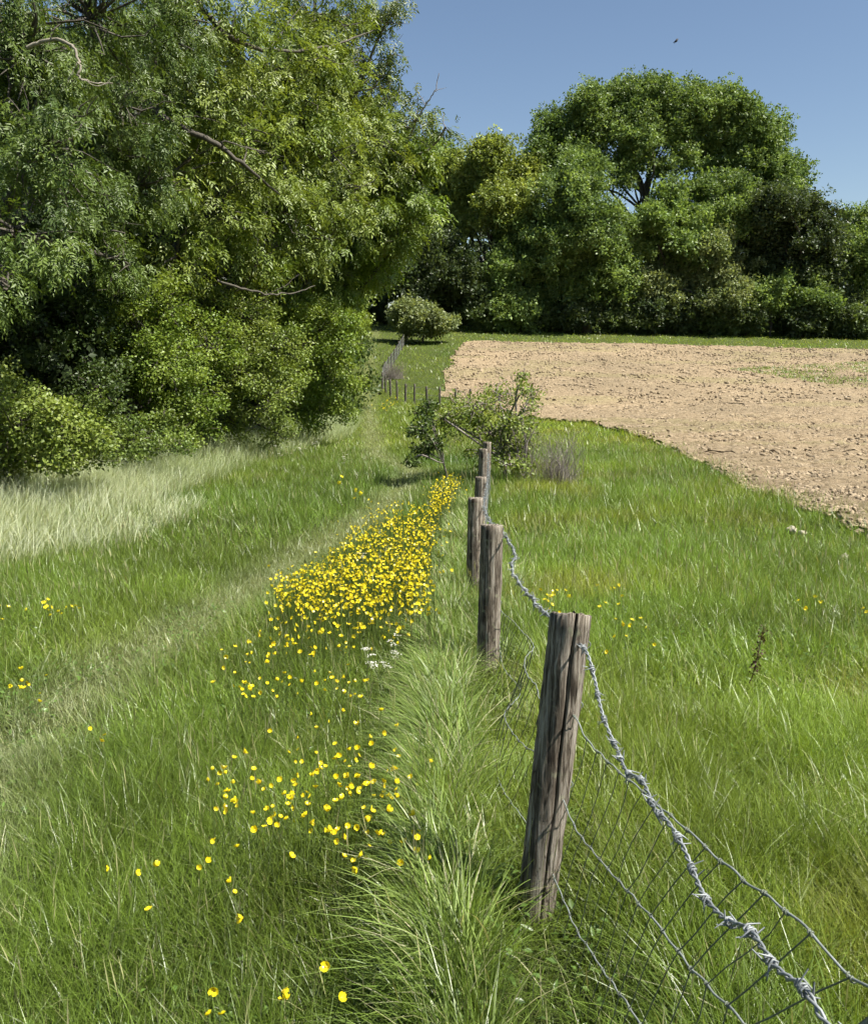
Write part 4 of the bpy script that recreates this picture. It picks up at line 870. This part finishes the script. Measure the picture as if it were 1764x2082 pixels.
INFO = {'d': ('buttercup in the dense yellow drift left of the fence', 'buttercups of the dense drift'), 'e': ('buttercup in the thin fringe just below the dense drift', 'buttercups fringing the drift'),
        'm': ('buttercup in the short band between the drift and the loose foreground scatter', 'buttercups of the middle band'), 'l': ('buttercup in the loose scatter left of the nearest post', 'buttercups of the loose scatter'),
        'n': ('lone buttercup low in the left foreground grass', 'lone foreground buttercups'), 'b': ('buttercup at the bottom edge of the photo', 'buttercups at the bottom edge'),
        'w': ('buttercup in the small group near the left edge, beyond the worn track', 'buttercups beyond the track'), 'r': ('buttercup in the meadow on the right of the fence', 'buttercups right of the fence'), 'f': ('buttercup in the far yellow patch', ''), 'h': ('buttercup in the long grass', '')}
FL = []
for k, pts in REG:
    for p in pts:
        if k == 'd' and q.random() < (p[1] - 1165) / 105 * .85: continue
        h = {'f': .35, 'r': .28, 'd': .34}.get(k, .28) + .14 * q.random(); g = ground(p[0], p[1], h); FL.append((k, np.array([g[0], g[1], float(H(g[0], g[1]))]), h))
FL.sort(key=lambda f: f[1][1] if f[0] not in 'fh' else 99)
def petal_verts(R_, open_, k):
    a = k * 2 * np.pi / 5; V = []
    for t, w_ in ((.08, .10), (.45, .42), (.80, .50), (1.0, .26)):
        rad = R_ * t; z = R_ * open_ * t ** 1.8
        for s_ in (-1, 0, 1):
            V.append([rad * math.cos(a) - s_ * w_ * R_ * math.sin(a), rad * math.sin(a) + s_ * w_ * R_ * math.cos(a), z + abs(s_) * .10 * R_])
    F = []
    for i in range(3):
        for j in range(2): b = i * 3 + j; F.append([b, b + 1, b + 4, b + 3])
    return np.array(V), np.array(F)
YEL = np.array([.82, .67, .018])
def head_mesh(R_, open_, seed, with_petals):
    q = np.random.default_rng(seed); V, F, n = [], [], 0; cols = []
    # boss of stamens
    a = np.linspace(0, 2 * np.pi, 7)[:-1]; rings = [(.30, .05), (.26, .22), (.10, .32)]
    v = np.array([[R_ * rr * math.cos(t), R_ * rr * math.sin(t), R_ * zz] for rr, zz in rings for t in a]); f = [[i * 6 + j, i * 6 + (j + 1) % 6, (i + 1) * 6 + (j + 1) % 6, (i + 1) * 6 + j] for i in range(2) for j in range(6)] + [[12, 13, 14, 15], [12, 15, 16, 17]]
    V.append(v); F.append(np.array(f)); cols.append(np.tile([.62, .42, .02], (len(v), 1))); n += len(v)
    if with_petals:
        for k in range(5):
            v, f = petal_verts(R_ * (.9 + .2 * q.random()), open_, k + .06 * q.normal()); V.append(v); F.append(f + n); n += len(v); cols.append(np.tile(YEL * (.85 + .25 * q.random()), (len(v), 1)))
    return np.concatenate(V), np.concatenate(F), np.concatenate(cols)
HM = []; HB = []; PM = []
for i in range(6):
    Rr, op = .0098 + .0012 * (i % 3), (.45, .8, 1.15)[i % 3]
    V, F, cc = head_mesh(Rr, op, 520 + i, True); HM.append((V, F, cc))
    V2, F2, c2 = head_mesh(Rr, op, 520 + i, False); HB.append(npmesh('flower_head', V2, F2, M['petal'], c2, True))
    v, f = petal_verts(Rr, op, 0); PM.append(npmesh('petal', v, f, M['petal'], np.tile(YEL, (len(v), 1)), True))
HMM = [npmesh('flower_head_whole', V, F, M['petal'], cc, True) for V, F, cc in HM]
def stem_geo(h, seed):
    q = np.random.default_rng(seed); T = Tubes(); dx, dy = .05 * q.normal(), .05 * q.normal()
    P = wander((0, 0, 0), (dx, dy, h), 6, .05, q); T.add(P, np.linspace(.0017, .0011, 6), 4)
    br = P[3]; e = br + np.array([.05 * q.normal(), .05 * q.normal(), h * .28]); T.add(wander(br, e, 4, .05, q), .001, 3)
    # bud on the side branch
    T.add([e, e + [0, 0, .004], e + [0, 0, .009]], [.002, .0042, .001], 5)
    return T, P[-1]
STM = []
for i in range(8):
    T, top = stem_geo(.36, 540 + i); V = np.concatenate(T.V); STM.append((npmesh('stem', V, np.concatenate(T.F), M['stem'], np.tile([.09, .13, .03], (len(V), 1)), True), top))
def ordn(i):
    t = ['first', 'second', 'third', 'fourth', 'fifth', 'sixth', 'seventh', 'eighth', 'ninth', 'tenth', 'eleventh', 'twelfth', 'thirteenth', 'fourteenth', 'fifteenth', 'sixteenth', 'seventeenth', 'eighteenth', 'nineteenth']
    return t[i] if i < 19 else 'twentieth' if i == 19 else 'twenty-' + t[i - 20]
WHERE = {'n': 'from the left of the lone buttercups in the left foreground grass', 'b': 'from the left of the buttercups at the bottom edge', 'w': 'from the left of the buttercups near the left edge beyond the track', 'r': 'from the left of the buttercups right of the fence'}
RANK = {}
for kk in WHERE:
    ii = sorted([i for i, f in enumerate(FL) if f[0] == kk and i < 320], key=lambda i: FL[i][1][0] / FL[i][1][1])
    for a, i in enumerate(ii): RANK[i] = f'yellow buttercup, {ordn(a)} {WHERE[kk]}'
nb = 0
bulkV, bulkF, bulkC, bn = [], [], [], 0
for i, (k, b, h) in enumerate(FL):
    sm_, top = STM[i % 8]; scl = h / .36
    hd = (q.normal() * .7 + .3, q.normal() * .7 + .2, q.random() * 6.28)
    if nb < 300 and k not in 'fh':
        lab, grp = INFO[k]; lab = RANK.get(i, lab)
        root = empty('buttercup', tuple(b), lab, 'flower', grp); root.rotation_euler = (0, 0, q.random() * 6.28); root.scale = (scl * (.85 + .3 * q.random()),) * 2 + (scl,)
        ob('stem', sm_, root)
        tp = tuple(top)
        if nb < 70:
            hdo = ob('flower_head', HB[i % 6], root, tp); hdo.rotation_euler = hd
            for kk in range(5): po = ob('petal', PM[i % 6], hdo); po.rotation_euler = (0, 0, kk * 2 * math.pi / 5 + .08 * q.normal())
        else: hdo = ob('flower_head', HMM[i % 6], root, tp); hdo.rotation_euler = hd
        nb += 1
    else:
        aa = np.arange(5) * 2 * np.pi / 5; V = np.concatenate([np.array([[0, 0, 0], [.95 * math.cos(t - .45), .95 * math.sin(t - .45), .45], [1.1 * math.cos(t), 1.1 * math.sin(t), .62], [.95 * math.cos(t + .45), .95 * math.sin(t + .45), .45]]) for t in aa]) * .0135
        F = np.arange(20).reshape(5, 4); cc = np.tile(YEL * (.8 + .3 * q.random()), (20, 1)); sc_ = 1.0 if k not in 'fh' else 2.4
        from mathutils import Euler
        Rm = np.array(Euler(hd).to_matrix()); P = (V * sc_) @ Rm.T + b + [0, 0, h]
        bulkV.append(P); bulkF.append(F + bn); bulkC.append(cc); bn += len(P)
        T, F2 = tube([b, b + [.01, .01, h * .5], b + [0, 0, h]], .0016, 3); bulkV.append(T); bulkF.append(F2 + bn); bulkC.append(np.tile([.09, .13, .03], (len(T), 1))); bn += len(T)
tag(ob('buttercup_drift', npmesh('buttercup_drift', np.concatenate(bulkV), np.concatenate(bulkF), M['petal'], np.concatenate(bulkC), True)), 'remaining massed buttercups deeper in the yellow drift', 'flowers', kind='stuff')

# ------------------------------------------------------------------ cow parsley, stones, dock, bird
def umbel_plant(px, py, h, rad, seed, label, n=5):
    q = np.random.default_rng(seed); g = ground(px, py, h); b = np.array([g[0], g[1], float(H(g[0], g[1]))])
    root = empty('cow_parsley', tuple(b), label, 'flower', 'white umbels in the long grass'); T = Tubes(); stem_top = np.array([0, 0, h * .7]); T.add(wander((0, 0, 0), stem_top, 5, .03, q), .003, 4)
    U = []; 
    for i in range(n):
        e = np.array([rad * q.normal() * .8, rad * q.normal() * .8, h * (.95 + .08 * q.normal())]); T.add(wander(stem_top, e, 4, .05, q), .0015, 3); U.append(e)
    V = np.concatenate(T.V); ob('stem', npmesh('stem', V, np.concatenate(T.F), M['stem'], np.tile([.09, .13, .04], (len(V), 1)), True), root)
    for e in U:
        m = 15; a = q.random(m) * 6.28; rr = rad * .55 * np.sqrt(q.random(m)); P = e + np.stack([rr * np.cos(a), rr * np.sin(a), .1 * rad - .4 * rr ** 2 / rad], 1)
        ob('umbel', leaves_mesh('umbel', P, np.stack([np.cos(a * 7), np.sin(a * 7), 0 * a], 1), np.tile([0., 0, 1.], (m, 1)) + .3 * q.normal(size=(m, 3)), .011 * rad / .05, .009 * rad / .05, np.tile([.75, .74, .66], (m, 1)), M['petal']), root)
for i, (px, py, lab) in enumerate(((745, 1330, 'white cow parsley under the dense buttercup drift, left one'), (772, 1345, 'white cow parsley under the dense buttercup drift, right one'), (800, 1302, 'white cow parsley at the lower right corner of the drift'), (735, 1130, 'creamy white umbel among the upper drift'))):
    umbel_plant(px, py, .4, .045, 600 + i, lab)
for i, (px, py, lab) in enumerate(((560, 912, 'white cow parsley at the hedge foot, leftmost'), (590, 904, 'white cow parsley at the hedge foot, second from left'), (612, 908, 'white cow parsley at the hedge foot, third from left'), (640, 898, 'white cow parsley at the hedge foot, rightmost'), (700, 925, 'single white umbel beside the path short of the far posts'))):
    umbel_plant(px, py, .7, .06, 620 + i, lab, 6)
def stone(px, py, rad, seed, label):
    q = np.random.default_rng(seed); g = ground(px, py); me = bpy.data.meshes.new('stone'); import bmesh
    bm = bmesh.new(); bmesh.ops.create_icosphere(bm, subdivisions=2, radius=1)
    for v in bm.verts:
        f = 1 + .22 * math.sin(v.co.x * 3.1 + seed) + .16 * math.sin(v.co.y * 4.3 + seed * 2) + .06 * q.normal(); v.co = Vector((v.co.x * f * 1.35, v.co.y * f, v.co.z * f * .7)) * rad
    bm.to_mesh(me); bm.free(); me.materials.append(M['stone']); o = ob('stone', me, None, (g[0], g[1], g[2] + rad * .45 + .06)); o.rotation_euler = (0, 0, q.random() * 6); tag(o, label, 'stone')
stone(1608, 1092, .07, 1, 'pale clod on the grass edge of the tilled field, the larger of two')
stone(1630, 1096, .045, 2, 'pale clod on the grass edge of the tilled field, the smaller of two')
stone(1716, 1148, .05, 3, 'small pale stone in the grass near the right edge of the photo')
def dock(px, py, h, seed, label):
    q = np.random.default_rng(seed); g = ground(px, py); root = empty('dock_plant', tuple(g), label, 'plant'); T = Tubes(); P = wander((0, 0, 0), (.09, 0, h), 8, .04, q); T.add(P, np.linspace(.005, .002, 8), 5); ob('stem', T.mesh('stem', M['dock']), root)
    m = 160; t = .35 + .6 * q.random(m); B_ = np.stack([np.interp(t, np.linspace(0, 1, 8), P[:, a]) for a in range(3)], 1) + .014 * q.normal(size=(m, 3))
    me = leaves_mesh('seed_head', B_, q.normal(size=(m, 3)), q.normal(size=(m, 3)), .016, .012, np.tile([.06, .03, .015], (m, 1)), M['stem']); ob('seed_head', me, root)
dock(1510, 1412, .42, 640, 'dark dead dock stalk in the right-hand meadow')
def bird():
    p = at(1375, 82, 42); root = empty('bird', tuple(p), 'small dark bird flying high against the blue sky', 'bird')
    d = nrm(np.array([.62, .1, .75])); T = Tubes(); T.add(np.array([d * s_ for s_ in (-.10, -.07, -.02, .04, .09, .12)]), [.012, .032, .045, .04, .024, .008], 8); ob('body', T.mesh('body', M['bird']), root)
    sd_ = np.array([.1, -.98, .1])
    for s_ in (-1, 1):
        pts = np.array([d * .05, d * .06 + sd_ * s_ * .09 + [-.05, 0, .02], d * -.02 + sd_ * s_ * .17 + [-.09, 0, -.02], d * -.04 + sd_ * s_ * .09, d * -.03])
        V = np.concatenate([pts + [0, 0, .004], pts - [0, 0, .004]]); F = [[0, 1, 3, 4], [1, 2, 2, 3], [5, 9, 8, 6], [6, 8, 7, 7]]
        me = bpy.data.meshes.new('wing'); me.from_pydata([tuple(v) for v in V], [], [(0, 1, 3, 4), (1, 2, 3), (5, 9, 8, 6), (6, 8, 7), (0, 5, 6, 1), (1, 6, 7, 2), (2, 7, 8, 3), (3, 8, 9, 4), (4, 9, 5, 0)]); me.materials.append(M['bird']); ob('wing', me, root)
    V = [d * -.09 + sd_ * .012, d * -.09 - sd_ * .012, d * -.18 - sd_ * .03, d * -.18 + sd_ * .03]; V = V + [v - np.array([.006, 0, -.006]) for v in V]
    me = bpy.data.meshes.new('tail'); me.from_pydata([tuple(v) for v in V], [], [(0, 1, 2, 3), (7, 6, 5, 4), (0, 4, 5, 1), (1, 5, 6, 2), (2, 6, 7, 3), (3, 7, 4, 0)]); me.materials.append(M['bird']); ob('tail', me, root)
bird()
